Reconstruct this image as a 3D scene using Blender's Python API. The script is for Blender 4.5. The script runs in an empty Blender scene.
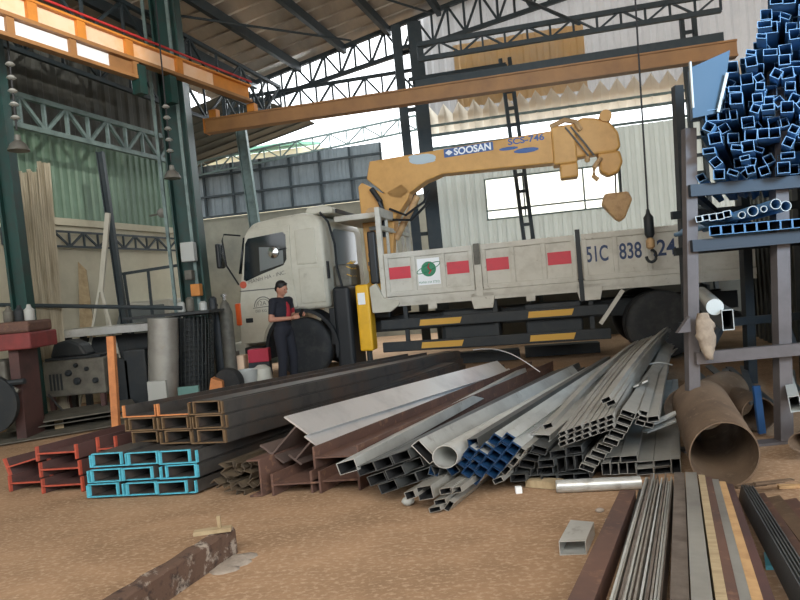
import bpy, bmesh, math, random
from mathutils import Vector, Matrix
from math import radians, sin, cos, pi, hypot
random.seed(7)
SC = bpy.context.scene
COL = SC.collection
# ------------------------------------------------------------------ camera
FL, CH, PITCH, ROLL = 620.0, 1.5, radians(1.4), radians(5.0)
cF = Vector((0, cos(PITCH), -sin(PITCH)))
cU0 = Vector((0, sin(PITCH), cos(PITCH)))
cU = cU0 * cos(ROLL) + Vector((1, 0, 0)) * sin(ROLL)
cR = Vector((1, 0, 0)) * cos(ROLL) - cU0 * sin(ROLL)
C0 = Vector((0, 0, CH))
cam = bpy.data.cameras.new('camera')
cam.sensor_width = 36; cam.lens = FL / 800 * 36; cam.clip_start = 0.05; cam.clip_end = 300
camo = bpy.data.objects.new('camera', cam); COL.objects.link(camo)
m = Matrix.Identity(4)
for i in range(3):
    m[i][0], m[i][1], m[i][2], m[i][3] = cR[i], cU[i], -cF[i], C0[i]
camo.matrix_world = m
SC.camera = camo
# ------------------------------------------------------------------ world, lights, exposure
SC.view_settings.view_transform = 'Standard'
SC.view_settings.look = 'None'
SC.view_settings.gamma = 1
SC.view_settings.use_curve_mapping = False
SC.view_settings.exposure = 0.0
w = bpy.data.worlds.new('world'); SC.world = w; w.use_nodes = True
bg = w.node_tree.nodes['Background']
bg.inputs[0].default_value = (0.93, 0.97, 1.0, 1); bg.inputs[1].default_value = 3.2


def area(name, loc, target, sx, sy, energy, color):
    l = bpy.data.lights.new(name, 'AREA'); l.shape = 'RECTANGLE'; l.size = sx; l.size_y = sy
    l.energy = energy; l.color = color
    o = bpy.data.objects.new(name, l); COL.objects.link(o); o.location = loc
    o.rotation_euler = (Vector(target) - Vector(loc)).to_track_quat('-Z', 'Y').to_euler()
    return o


# daylight of the open shed front behind the photographer, and of the open gable at the back
area('daylight_front_opening', (-0.7, -1.7, 5.3), (0.0, 4.8, 0.8), 8, 2.2, 360, (1.0, 0.90, 0.76))
area('daylight_back_gable', (-3.2, 15.6, 7.6), (1.0, 4.0, 1.6), 3.5, 2.2, 900, (0.93, 0.97, 1.0))
rl_ = area('blue_fill_right', (4.3, 0.4, 3.9), (3.2, 5.0, 2.7), 1.6, 1.6, 62, (0.42, 0.70, 1.0)); rl_.data.spread = radians(60)  # added blue fill on the rack, stands in for hazy glare
sp = bpy.data.lights.new('runway_fill_spot', 'SPOT'); sp.energy = 900; sp.spot_size = radians(34); sp.spot_blend = 0.5  # added spot to brighten the runway webs, no such source in the shed
sp.color = (1.0, 0.93, 0.85); sp.shadow_soft_size = 0.1
spo = bpy.data.objects.new('runway_fill_spot', sp); COL.objects.link(spo); spo.location = (-0.6, 5.2, 6.0)
spo.rotation_euler = (Vector((-4.2, 8.4, 5.2)) - spo.location).to_track_quat('-Z', 'Y').to_euler()

# ------------------------------------------------------------------ measuring helpers: photo pixel + known height/depth -> metres
Z3 = Vector((0, 0, 1))


def ray(x, y):
    return cF + cR * ((x - 400) / FL) + cU * ((300 - y) / FL)


def G(x, y, z=0.0):
    d = ray(x, y); return C0 + d * ((z - CH) / d.z)


def YP(x, y, yy):
    d = ray(x, y); return C0 + d * (yy / d.y)


DV = Vector((sin(radians(19)), cos(radians(19)), 0))      # along the shed
WV = Vector((cos(radians(12)), -sin(radians(12)), 0))     # across the shed


def S(a, b, z):
    p = WV * a + DV * b; return Vector((p.x, p.y, z))


# ------------------------------------------------------------------ materials
MATS = {}


def mat(name, col, rough=0.6, metal=0.0, col2=None, scale=8.0, lo=0.4, hi=0.65, bump=0.0, stretch=None, emit=0.0, spec=0.5,
        col3=None, scale3=40.0, lo3=0.5, hi3=0.7, trans=0.0):
    if name in MATS: return MATS[name]
    mt = bpy.data.materials.new(name); mt.use_nodes = True
    nt = mt.node_tree; b = nt.nodes['Principled BSDF']
    b.inputs['Base Color'].default_value = (*col, 1); b.inputs['Roughness'].default_value = rough
    b.inputs['Metallic'].default_value = metal; b.inputs['Specular IOR Level'].default_value = spec
    if emit:
        b.inputs['Emission Color'].default_value = (*col, 1); b.inputs['Emission Strength'].default_value = emit
    if col2:
        tc = nt.nodes.new('ShaderNodeTexCoord'); src = tc.outputs['Object']
        if stretch:
            mp = nt.nodes.new('ShaderNodeMapping'); mp.inputs['Scale'].default_value = stretch
            nt.links.new(src, mp.inputs[0]); src = mp.outputs[0]

        def layer(prev, c2, sc, l, h):
            n = nt.nodes.new('ShaderNodeTexNoise'); n.inputs['Scale'].default_value = sc; n.inputs['Detail'].default_value = 6
            n.inputs['Roughness'].default_value = 0.65
            nt.links.new(src, n.inputs['Vector'])
            r = nt.nodes.new('ShaderNodeMapRange'); r.inputs[1].default_value = l; r.inputs[2].default_value = h
            nt.links.new(n.outputs[0], r.inputs[0])
            mx = nt.nodes.new('ShaderNodeMix'); mx.data_type = 'RGBA'
            nt.links.new(r.outputs[0], mx.inputs[0])
            if prev is None: mx.inputs[6].default_value = (*col, 1)
            else: nt.links.new(prev, mx.inputs[6])
            mx.inputs[7].default_value = (*c2, 1)
            return mx.outputs[2], n
        out, nn = layer(None, col2, scale, lo, hi)
        if col3: out, _ = layer(out, col3, scale3, lo3, hi3)
        nt.links.new(out, b.inputs['Base Color'])
        if bump:
            bp = nt.nodes.new('ShaderNodeBump'); bp.inputs['Strength'].default_value = bump; bp.inputs['Distance'].default_value = 0.02
            nt.links.new(nn.outputs[0], bp.inputs['Height']); nt.links.new(bp.outputs[0], b.inputs['Normal'])
    if trans:
        t = nt.nodes.new('ShaderNodeBsdfTranslucent'); t.inputs[0].default_value = (*col, 1)
        mx = nt.nodes.new('ShaderNodeMixShader'); mx.inputs[0].default_value = trans
        nt.links.new(b.outputs[0], mx.inputs[1]); nt.links.new(t.outputs[0], mx.inputs[2])
        nt.links.new(mx.outputs[0], nt.nodes['Material Output'].inputs[0])
    MATS[name] = mt
    return mt


m_floor = mat('dirt_concrete', (0.385, 0.248, 0.15), 0.9, 0, (0.27, 0.175, 0.105), 1.6, 0.36, 0.66, 0.25, (1, 1.6, 1), 0, 0.2, (0.52, 0.375, 0.255), 26.0, 0.5, 0.7)
m_greenwall = mat('green_sheet', (0.16, 0.27, 0.19), 0.5, 0, (0.10, 0.17, 0.12), 1.2, 0.35, 0.7)
m_cream = mat('cream_plaster', (0.55, 0.52, 0.40), 0.85, 0, (0.38, 0.36, 0.27), 1.2, 0.4, 0.8)
m_cream2 = mat('grimy_plaster', (0.36, 0.35, 0.28), 0.9, 0, (0.20, 0.20, 0.17), 0.8, 0.35, 0.7)
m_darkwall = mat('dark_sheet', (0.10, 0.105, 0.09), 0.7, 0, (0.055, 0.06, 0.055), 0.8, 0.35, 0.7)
m_roof = mat('roof_foil', (0.52, 0.46, 0.39), 0.45, 0.3, (0.32, 0.29, 0.25), 1.3, 0.35, 0.65, 0.3, (1, 0.25, 1), 0, 0.5, (0.5, 0.40, 0.30), 2.2, 0.55, 0.75)
m_trans = mat('milky_sheet', (0.46, 0.49, 0.45), 0.6, 0, (0.31, 0.34, 0.32), 1.6, 0.4, 0.7, 0, (1.0, 1.0, 0.25), 0, 0.4, None, 40, 0.5, 0.7, 0.45)
m_trans2 = mat('pleat_sheet', (0.78, 0.72, 0.60), 0.55, 0, (0.60, 0.55, 0.46), 2.0, 0.4, 0.7, 0, None, 0, 0.4, None, 40, 0.5, 0.7, 0.6)
m_amber = mat('amber_sheet', (0.72, 0.47, 0.22), 0.6, 0, (0.55, 0.46, 0.36), 1.2, 0.4, 0.65, 0, None, 0, 0.4, None, 40, 0.5, 0.7, 0.5)
m_gable = mat('grey_gable_sheet', (0.42, 0.42, 0.42), 0.6, 0, (0.27, 0.28, 0.30), 1.3, 0.4, 0.7, 0, None, 0, 0.4, (.55, .42, .28), 1.1, 0.55, 0.7, 0.4)
m_glass = mat('window_sheet', (0.95, 0.93, 0.82), 0.4, 0, (0.9, 0.85, 0.7), 1.0, 0.4, 0.7, 0, None, 0, 0.4, None, 40, 0.5, 0.7, 0.85)
m_fence = mat('fence_sheet', (0.23, 0.27, 0.29), 0.6, 0.1, (0.16, 0.19, 0.21), 1.2, 0.4, 0.7)
m_green = mat('green_steel', (0.008, 0.050, 0.043), 0.5, 0.1, (0.02, 0.035, 0.03), 4, 0.45, 0.7)
m_steelD = mat('dark_truss_steel', (0.025, 0.04, 0.048), 0.55, 0.2, (0.04, 0.05, 0.055), 6, 0.4, 0.7)
m_truss = mat('greygreen_truss_steel', (0.17, 0.24, 0.23), 0.5, 0.2, (0.09, 0.13, 0.13), 5, 0.45, 0.7)
m_orange = mat('crane_orange', (0.62, 0.24, 0.035), 0.5, 0, (0.42, 0.15, 0.03), 2.2, 0.4, 0.75)
m_brown = mat('crane_brown', (0.34, 0.17, 0.06), 0.55, 0, (0.22, 0.11, 0.045), 2.0, 0.4, 0.75)
m_pale = mat('pale_orange', (0.85, 0.62, 0.44), 0.5, 0, (0.8, 0.45, 0.2), 1.2, 0.45, 0.7)
m_palew = mat('pale_white', (0.85, 0.87, 0.90), 0.5, 0, (0.7, 0.72, 0.75), 1.5, 0.45, 0.7)
m_red = mat('red_paint', (0.45, 0.03, 0.03), 0.5)
m_white = mat('truck_white', (0.55, 0.53, 0.44), 0.45, 0, (0.40, 0.38, 0.30), 2.0, 0.45, 0.8, 0, None, 0, 0.4, (0.25, 0.22, 0.17), 7.0, 0.64, 0.8)
m_whiteb = mat('bed_white', (0.60, 0.585, 0.52), 0.6, 0, (0.42, 0.40, 0.34), 3.0, 0.45, 0.8, 0, None, 0, 0.3, (0.22, 0.18, 0.14), 9.0, 0.63, 0.8)
m_ydecal = mat('boom_yellow', (0.62, 0.33, 0.09), 0.5, 0, (0.48, 0.25, 0.06), 2.5, 0.45, 0.75)
m_yel = mat('outrigger_yellow', (0.82, 0.46, 0.02), 0.45, 0, (0.65, 0.34, 0.02), 3, 0.5, 0.8)
m_ystripe = mat('yellow_stripe', (0.62, 0.36, 0.06), 0.6)
m_tan = mat('worn_yellow', (0.52, 0.33, 0.16), 0.6, 0, (0.35, 0.20, 0.09), 8, 0.45, 0.7)
m_black = mat('black_plastic', (0.012, 0.015, 0.018), 0.5)
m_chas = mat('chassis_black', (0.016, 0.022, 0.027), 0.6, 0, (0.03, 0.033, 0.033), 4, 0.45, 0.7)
m_tyre = mat('tyre_rubber', (0.02, 0.022, 0.024), 0.8, 0, (0.045, 0.045, 0.042), 5, 0.45, 0.7)
m_rim = mat('wheel_rim', (0.08, 0.085, 0.09), 0.5, 0.5)
m_wglass = mat('tinted_glass', (0.01, 0.016, 0.02), 0.08, 0, None, spec=0.6)
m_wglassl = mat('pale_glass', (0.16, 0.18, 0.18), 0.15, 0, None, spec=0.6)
m_redsq = mat('red_reflective_paint', (0.60, 0.035, 0.06), 0.5, 0, (0.5, 0.04, 0.06), 6, 0.5, 0.75)
m_navy = mat('navy_lettering', (0.025, 0.05, 0.13), 0.5)
m_blueL = mat('blue_lettering', (0.03, 0.10, 0.30), 0.5)
m_lwhite = mat('white_lettering', (0.85, 0.88, 0.9), 0.5)
m_skyb = mat('pale_blue_decal', (0.45, 0.55, 0.60), 0.5)
m_grn = mat('green_decal', (0.02, 0.22, 0.11), 0.5)
m_grey = mat('grey_lettering', (0.13, 0.13, 0.12), 0.6)
m_redl = mat('red_lettering', (0.55, 0.10, 0.05), 0.5)
m_amberl = mat('orange_lamp', (0.65, 0.10, 0.02), 0.3)
m_chrome = mat('chrome', (0.6, 0.62, 0.62), 0.15, 1.0)
m_skin = mat('skin', (0.42, 0.20, 0.13), 0.6)
m_hair = mat('black_hair', (0.008, 0.007, 0.007), 0.6)
m_shirt = mat('black_shirt', (0.010, 0.012, 0.020), 0.85)
m_shirtr = mat('red_shirt_panel', (0.35, 0.02, 0.03), 0.85)
m_pants = mat('dark_trousers', (0.012, 0.014, 0.022), 0.9)
m_dark = mat('dark_mill_steel', (0.10, 0.095, 0.09), 0.45, 0.5, (0.16, 0.10, 0.07), 1.6, 0.45, 0.7, 0, None, 0, 0.4, (0.05, 0.05, 0.055), 5, 0.5, 0.75)
m_endbr = mat('brown_cut_end', (0.17, 0.11, 0.055), 0.6, 0.2, (0.10, 0.065, 0.04), 14, 0.4, 0.7)
m_rust = mat('rusty_steel', (0.155, 0.088, 0.068), 0.65, 0.2, (0.095, 0.062, 0.055), 2.5, 0.4, 0.7, 0, None, 0, 0.3, (0.30, 0.17, 0.11), 12, 0.55, 0.75)
m_rustd = mat('dark_red_steel', (0.11, 0.055, 0.05), 0.65, 0.2, (0.06, 0.038, 0.038), 3, 0.4, 0.7)
m_redend = mat('red_painted_end', (0.50, 0.09, 0.05), 0.6, 0, (0.28, 0.06, 0.04), 14, 0.4, 0.7)
m_cyan = mat('cyan_painted_end', (0.10, 0.48, 0.62), 0.5, 0, (0.07, 0.35, 0.48), 20, 0.45, 0.7)
m_orend = mat('orange_rust_face', (0.62, 0.25, 0.09), 0.7, 0.1, (0.40, 0.15, 0.06), 6, 0.4, 0.7)
m_galv = mat('galvanised_steel', (0.62, 0.64, 0.62), 0.36, 0.45, (0.44, 0.45, 0.44), 1.8, 0.42, 0.7, 0, None, 0, 0.5, (0.25, 0.24, 0.22), 7, 0.58, 0.8)
m_galvw = mat('bright_steel_and_sky_sheen', (0.86, 0.88, 0.90), 0.30, 0.7, (0.66, 0.68, 0.70), 2.2, 0.45, 0.75)  # pale tube and wire; also the painted sky sheen on leaning flanges
m_galvd = mat('dull_tube_steel', (0.40, 0.395, 0.36), 0.42, 0.45, (0.26, 0.25, 0.23), 2.0, 0.42, 0.7, 0, None, 0, 0.5, (0.36, 0.29, 0.2), 6, 0.6, 0.8)
m_tubed = mat('dark_tube_steel', (0.13, 0.14, 0.14), 0.45, 0.6, (0.08, 0.085, 0.09), 3, 0.45, 0.7)
m_blue = mat('blue_tube_paint', (0.010, 0.052, 0.14), 0.5, 0.1, (0.012, 0.03, 0.07), 8, 0.45, 0.7)
m_plate = mat('blue_haze_plate', (0.03, 0.07, 0.115), 0.6)  # plate tinted with the same blue haze
m_rackd = mat('dark_rack_steel', (0.022, 0.03, 0.04), 0.6, 0.2)
m_rackb = mat('blue_haze_steel', (0.11, 0.25, 0.42), 0.55, 0.1, (0.08, 0.19, 0.33), 5, 0.4, 0.7)  # blue haze over the rack put into the tube colour
m_rackl = mat('blue_haze_cut_end', (0.085, 0.17, 0.27), 0.5, 0.1)  # tube rims carry the painted haze tint too
m_post = mat('rack_post_steel', (0.115, 0.10, 0.098), 0.65, 0.2, (0.08, 0.068, 0.066), 3, 0.4, 0.7)
m_pipe = mat('rusty_pipe_steel', (0.17, 0.115, 0.075), 0.75, 0.2, (0.095, 0.065, 0.045), 4, 0.4, 0.7, 0, None, 0, 0.3, (0.25, 0.18, 0.12), 16, 0.55, 0.75)
m_wood = mat('raw_timber', (0.42, 0.33, 0.20), 0.85, 0, (0.28, 0.21, 0.12), 8, 0.4, 0.7, 0, (1, 6, 1))
m_cement = mat('cement', (0.36, 0.31, 0.26), 0.95, 0, (0.22, 0.19, 0.16), 9, 0.4, 0.7, 0.6)
m_scab = mat('flaking_rust', (0.12, 0.075, 0.055), 0.85, 0.1, (0.36, 0.31, 0.26), 9, 0.52, 0.6, 0.5, None, 0, 0.3, (0.05, 0.035, 0.03), 16, 0.5, 0.65)
m_rag = mat('old_sacking', (0.30, 0.235, 0.17), 0.95, 0, (0.20, 0.15, 0.11), 14, 0.4, 0.7, 0.6)
m_machg = mat('machine_grey', (0.15, 0.145, 0.12), 0.6, 0.1, (0.08, 0.075, 0.065), 6, 0.4, 0.7)
m_machr = mat('machine_red', (0.22, 0.04, 0.04), 0.6, 0, (0.12, 0.03, 0.03), 5, 0.4, 0.7)
m_plastic = mat('cloudy_plastic', (0.60, 0.55, 0.43), 0.4, 0, (0.30, 0.26, 0.18), 2.0, 0.4, 0.65, 0, (6, 6, 0.3), 0, 0.5, None, 40, 0.5, 0.7, 0.25)
m_car = mat('old_white_paint', (0.50, 0.49, 0.42), 0.45, 0, (0.38, 0.37, 0.31), 2, 0.45, 0.75)
m_mesh = mat('dark_wire', (0.03, 0.036, 0.036), 0.6, 0.2)
m_teal = mat('teal_paint', (0.08, 0.32, 0.40), 0.6, 0, (0.25, 0.36, 0.38), 7, 0.5, 0.7)
m_house = mat('neighbour_plaster', (0.75, 0.68, 0.50), 0.9)
m_hroof = mat('neighbour_green_roof', (0.18, 0.42, 0.30), 0.7)
m_bucket = mat('pale_bucket', (0.42, 0.44, 0.42), 0.5)
m_lead = mat('lamp_grey', (0.20, 0.20, 0.18), 0.5, 0.3)
m_cable = mat('cable_black', (0.02, 0.022, 0.025), 0.6)
m_concr = mat('yard_concrete', (0.33, 0.30, 0.25), 0.9, 0, (0.25, 0.22, 0.18), 2, 0.4, 0.7)


nt = m_glass.node_tree; tb = nt.nodes.new('ShaderNodeBsdfTransparent'); tb.inputs[0].default_value = (1, .98, .92, 1)
mx = nt.nodes.new('ShaderNodeMixShader'); mx.inputs[0].default_value = 0.7; src = nt.nodes['Material Output'].inputs[0].links[0].from_socket
nt.links.new(src, mx.inputs[1]); nt.links.new(tb.outputs[0], mx.inputs[2]); nt.links.new(mx.outputs[0], nt.nodes['Material Output'].inputs[0])


# ------------------------------------------------------------------ mesh builder
class MB:
    def __init__(s): s.v = []; s.f = []; s.mi = []; s.cur = 0

    def quad(s, a, b, c, d): s.poly([a, b, c, d])

    def poly(s, pts):
        i = len(s.v); s.v += [tuple(p) for p in pts]; s.f.append(list(range(i, i + len(pts)))); s.mi.append(s.cur); return s

    def add(s, vs, fs):
        i = len(s.v); s.v += [tuple(p) for p in vs]
        for f in fs: s.f.append([i + k for k in f]); s.mi.append(s.cur)
        return s

    def box(s, a, b):
        x0, y0, z0 = a; x1, y1, z1 = b
        return s.add([(x0, y0, z0), (x1, y0, z0), (x1, y1, z0), (x0, y1, z0), (x0, y0, z1), (x1, y0, z1), (x1, y1, z1), (x0, y1, z1)],
                     [(3, 2, 1, 0), (4, 5, 6, 7), (0, 1, 5, 4), (1, 2, 6, 5), (2, 3, 7, 6), (3, 0, 4, 7)])

    def hexa(s, b, t):   # bottom 4 pts, top 4 pts
        return s.add(list(b) + list(t), [(3, 2, 1, 0), (4, 5, 6, 7), (0, 1, 5, 4), (1, 2, 6, 5), (2, 3, 7, 6), (3, 0, 4, 7)])

    def sweep(s, path, loops, up=Z3, roll=0.0, nf=None, slant=False):
        path = [Vector(p) for p in path]; n = len(path); cr, sr = cos(roll), sin(roll)
        rings = []
        for k, p in enumerate(path):
            t = (path[min(k + 1, n - 1)] - path[max(k - 1, 0)]).normalized()
            u = Vector(up)
            if abs(t.dot(u)) > 0.99: u = Vector((0, 1, 0))
            r = t.cross(u).normalized(); v = r.cross(t)
            rg = [[p + r * (a * cr - b * sr) + v * (a * sr + b * cr) for a, b in lp] for lp in loops]
            if nf is not None and ((k <= 1 and n - k > 1) or slant):   # cut on the slant, flush with its neighbours
                rg = [[q - t * ((q - p).dot(nf) / t.dot(nf)) for q in lp] for lp in rg]
            rings.append(rg)
        base = len(s.v); cnt = [len(lp) for lp in loops]; per = sum(cnt); off = [sum(cnt[:k]) for k in range(len(cnt))]
        for rg in rings:
            for lp in rg: s.v += [tuple(q) for q in lp]
        for k in range(n - 1):
            for li, c in enumerate(cnt):
                for j in range(c):
                    a = base + k * per + off[li] + j; b = base + k * per + off[li] + (j + 1) % c
                    f = [a, b, b + per, a + per]
                    s.f.append(f if li == 0 else f[::-1]); s.mi.append(s.cur)
        for k, rev in ((0, True), (n - 1, False)):
            o = base + k * per
            if len(loops) == 1:
                f = [o + j for j in range(cnt[0])]; s.f.append(f[::-1] if rev else f); s.mi.append(s.cur)
            else:
                c = cnt[0]
                for j in range(c):
                    f = [o + j, o + (j + 1) % c, o + off[1] + (j + 1) % c, o + off[1] + j]
                    s.f.append(f[::-1] if rev else f); s.mi.append(s.cur)
        return s

    def bar(s, p0, p1, wd, ht=None, up=Z3, roll=0.0):
        ht = ht or wd
        return s.sweep([p0, p1], [rect(wd, ht)], up, roll)

    def rod(s, p0, p1, r, n=8): return s.sweep([p0, p1], [circ(r, n)])

    def tube(s, path, r, n=6): return s.sweep(path, [circ(r, n)])

    def lathe(s, c, axis, prof, n=20):
        c = Vector(c); ax = Vector(axis).normalized()
        e = ax.cross(Vector((0, 0, 1)) if abs(ax.z) < 0.9 else Vector((1, 0, 0))).normalized(); g = ax.cross(e)
        i0 = len(s.v)
        for r, h in prof:
            for k in range(n):
                t = 2 * pi * k / n; s.v.append(tuple(c + ax * h + (e * cos(t) + g * sin(t)) * r))
        for j in range(len(prof) - 1):
            for k in range(n):
                a = i0 + j * n + k; b = i0 + j * n + (k + 1) % n
                s.f.append([a, b, b + n, a + n]); s.mi.append(s.cur)
        if prof[0][0] > 1e-6: s.f.append([i0 + k for k in range(n)][::-1]); s.mi.append(s.cur)
        if prof[-1][0] > 1e-6: s.f.append([i0 + (len(prof) - 1) * n + k for k in range(n)]); s.mi.append(s.cur)
        return s

    def ell(s, c, rx, ry=None, rz=None, nu=14, nv=9, rot=None):
        ry = ry or rx; rz = rz or rx; c = Vector(c); i0 = len(s.v)
        for j in range(nv + 1):
            t = pi * j / nv
            for k in range(nu):
                p = 2 * pi * k / nu; q = Vector((rx * sin(t) * cos(p), ry * sin(t) * sin(p), -rz * cos(t)))
                if rot: q = rot @ q
                s.v.append(tuple(c + q))
        for j in range(nv):
            for k in range(nu):
                a = i0 + j * nu + k; b = i0 + j * nu + (k + 1) % nu
                s.f.append([a, b, b + nu, a + nu]); s.mi.append(s.cur)
        return s

    def caps(s, p0, r0, p1, r1, n=12):
        p0, p1 = Vector(p0), Vector(p1); L = (p1 - p0).length
        prof = [(max(1e-7, r0 * sin(t)), -r0 * cos(t)) for t in [pi / 2 * k / 4 for k in range(5)]] + \
               [(max(1e-7, r1 * cos(t)), L + r1 * sin(t)) for t in [pi / 2 * k / 4 for k in range(5)]]
        return s.lathe(p0, p1 - p0, prof, n)

    def extr(s, pts, d):   # planar polygon (3-D points) pushed by vector d
        pts = [Vector(p) for p in pts]; d = Vector(d); n = len(pts); i = len(s.v)
        s.v += [tuple(p) for p in pts] + [tuple(p + d) for p in pts]
        s.f.append([i + k for k in range(n)][::-1]); s.mi.append(s.cur)
        s.f.append([i + n + k for k in range(n)]); s.mi.append(s.cur)
        for k in range(n):
            s.f.append([i + k, i + (k + 1) % n, i + n + (k + 1) % n, i + n + k]); s.mi.append(s.cur)
        return s

    def text(s, txt, size, fn, depth=0.0, width=None, bold=0.0):
        cu = bpy.data.curves.new('t', 'FONT'); cu.body = txt; cu.size = size; cu.offset = bold
        o = bpy.data.objects.new('t', cu); COL.objects.link(o)
        dg = bpy.context.evaluated_depsgraph_get(); me = bpy.data.meshes.new_from_object(o.evaluated_get(dg))
        xs = [v.co.x for v in me.vertices] or [0, 1]; k = 1.0
        if width: k = width / (max(xs) - min(xs))
        x0 = min(xs)
        s.add([fn((v.co.x - x0) * k, v.co.y) for v in me.vertices], [tuple(p.vertices) for p in me.polygons])
        bpy.data.objects.remove(o); bpy.data.meshes.remove(me); bpy.data.curves.remove(cu)
        return s

    def build(s, name, mt, parent=None, smooth=False, local=False, bevel=0.0, segs=2, origin=None, fix=True):
        vs = [Vector(v) for v in s.v]
        if parent is not None:
            r = parent
            while r.parent: r = r.parent
            off = Vector((0, 0, 0)) if local else Vector(r.location)
        else:
            if origin is not None: off = Vector(origin)
            else:
                off = Vector(((min(v.x for v in vs) + max(v.x for v in vs)) / 2, (min(v.y for v in vs) + max(v.y for v in vs)) / 2, min(v.z for v in vs)))
        me = bpy.data.meshes.new(name); me.from_pydata([tuple(v - off) for v in vs], [], s.f)
        mts = mt if isinstance(mt, (list, tuple)) else [mt]
        for q in mts: me.materials.append(q)
        for p, k in zip(me.polygons, s.mi): p.material_index = k
        if fix or bevel:
            bm = bmesh.new(); bm.from_mesh(me)
            if bevel:
                bmesh.ops.remove_doubles(bm, verts=bm.verts, dist=1e-5)
                bmesh.ops.recalc_face_normals(bm, faces=bm.faces)
                es = [e for e in bm.edges if len(e.link_faces) == 2 and e.calc_face_angle(0) > 0.5]
                bmesh.ops.bevel(bm, geom=es, offset=bevel, segments=segs, affect='EDGES', profile=0.5, clamp_overlap=True)
            else:
                bmesh.ops.recalc_face_normals(bm, faces=bm.faces)
            bm.to_mesh(me); bm.free()
        if smooth:
            for p in me.polygons: p.use_smooth = True
            if smooth != 'all': me.set_sharp_from_angle(angle=radians(40))
        o = bpy.data.objects.new(name, me); COL.objects.link(o)
        if parent is None: o.location = off
        else: o.parent = parent
        return o


def rect(wd, ht): return [(-wd / 2, -ht / 2), (wd / 2, -ht / 2), (wd / 2, ht / 2), (-wd / 2, ht / 2)]


def circ(r, n=16): return [(r * cos(2 * pi * k / n), r * sin(2 * pi * k / n)) for k in range(n)]


def rtube(wd, ht, t): return [rect(wd, ht), rect(wd - 2 * t, ht - 2 * t)]


def ptube(r, t, n=28): return [circ(r, n), circ(r - t, n)]


def chan(wd, ht, t, tf=None):   # U opening up, centred on width, base at 0
    tf = tf or t
    return [[(-wd / 2, 0), (wd / 2, 0), (wd / 2, ht), (wd / 2 - tf, ht), (wd / 2 - tf, t), (-wd / 2 + tf, t), (-wd / 2 + tf, ht), (-wd / 2, ht)]]


def hbeam(wd, ht, tw, tf):      # flanges vertical left/right, web level: width wd, flange height ht
    return [[(-wd / 2, -ht / 2), (-wd / 2 + tf, -ht / 2), (-wd / 2 + tf, -tw / 2), (wd / 2 - tf, -tw / 2), (wd / 2 - tf, -ht / 2), (wd / 2, -ht / 2),
             (wd / 2, ht / 2), (wd / 2 - tf, ht / 2), (wd / 2 - tf, tw / 2), (-wd / 2 + tf, tw / 2), (-wd / 2 + tf, ht / 2), (-wd / 2, ht / 2)]]


def ang(wd, ht, t): return [[(0, 0), (wd, 0), (wd, t), (t, t), (t, ht), (0, ht)]]


def tag(o, label, cat, group=None, kind=None):
    o['label'] = label; o['category'] = cat
    if group: o['group'] = group
    if kind: o['kind'] = kind
    return o


def thing(name, label, cat, loc=(0, 0, 0), rotz=0.0, group=None):
    o = bpy.data.objects.new(name, None); COL.objects.link(o); o.empty_display_size = 0.1
    o.location = loc; o.rotation_euler = (0, 0, rotz)
    return tag(o, label, cat, group)


def struct(o):
    o['kind'] = 'structure'; return o


ORD = ['first', 'second', 'third', 'fourth', 'fifth', 'sixth', 'seventh', 'eighth', 'ninth', 'tenth', 'eleventh', 'twelfth', 'thirteenth',
       'fourteenth', 'fifteenth', 'sixteenth', 'seventeenth', 'eighteenth', 'nineteenth', 'twentieth']

# ================================================================== the shed
BW, LW = 14.5, -8.8     # back wall along W at b=BW, left wall along D at a=LW


def roofz(a):
    return 6.63 + 0.21 * (a - LW) if a < 1.0 else 6.63 + 0.21 * (1.0 - LW) - 0.21 * (a - 1.0)


mb = MB(); mb.quad((-40, -30, 0), (40, -30, 0), (40, 60, 0), (-40, 60, 0)); struct(mb.build('floor', m_floor))


def corr(mb, a0, a1, z0, z1, b, along='W', pitch=0.2, dep=0.035):
    """corrugated sheet wall between two shed coordinates"""
    n = max(1, int(round((a1 - a0) / pitch))); pts = []
    for k in range(n):
        x = a0 + (a1 - a0) * k / n; st = (a1 - a0) / n
        pts += [(x, 0), (x + st * 0.35, 0), (x + st * 0.5, dep), (x + st * 0.85, dep)]
    pts.append((a1, 0))
    P = (lambda x, d, z: S(x, b - d, z)) if along == 'W' else (lambda x, d, z: S(b + d, x, z))
    i = len(mb.v)
    for x, d in pts: mb.v.append(tuple(P(x, d, z0))); mb.v.append(tuple(P(x, d, z1)))
    for k in range(len(pts) - 1):
        mb.f.append([i + 2 * k, i + 2 * k + 2, i + 2 * k + 3, i + 2 * k + 1]); mb.mi.append(0)


# ceiling: sloping sheets, slightly ribbed
mb = MB()


def roofsheet(a0, a1, b0, b1, pitch=0.5):
    n = int((b1 - b0) / pitch)
    for k in range(n):
        q0 = b0 + (b1 - b0) * k / n; q1 = b0 + (b1 - b0) * (k + 1) / n; e = q0 + 0.08
        na = max(1, int((a1 - a0) / 1.0))
        for j in range(na):
            x0 = a0 + (a1 - a0) * j / na; x1 = a0 + (a1 - a0) * (j + 1) / na
            mb.quad(S(x0, e, roofz(x0) + 0.01), S(x1, e, roofz(x1) + 0.01), S(x1, q1, roofz(x1) + 0.01), S(x0, q1, roofz(x0) + 0.01))
            mb.quad(S(x0, q0, roofz(x0) - 0.03), S(x1, q0, roofz(x1) - 0.03), S(x1, e, roofz(x1) + 0.01), S(x0, e, roofz(x0) + 0.01))
            mb.quad(S(x0, q1, roofz(x0) - 0.03), S(x1, q1, roofz(x1) - 0.03), S(x1, q1, roofz(x1) + 0.01), S(x0, q1, roofz(x0) + 0.01))


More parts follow.
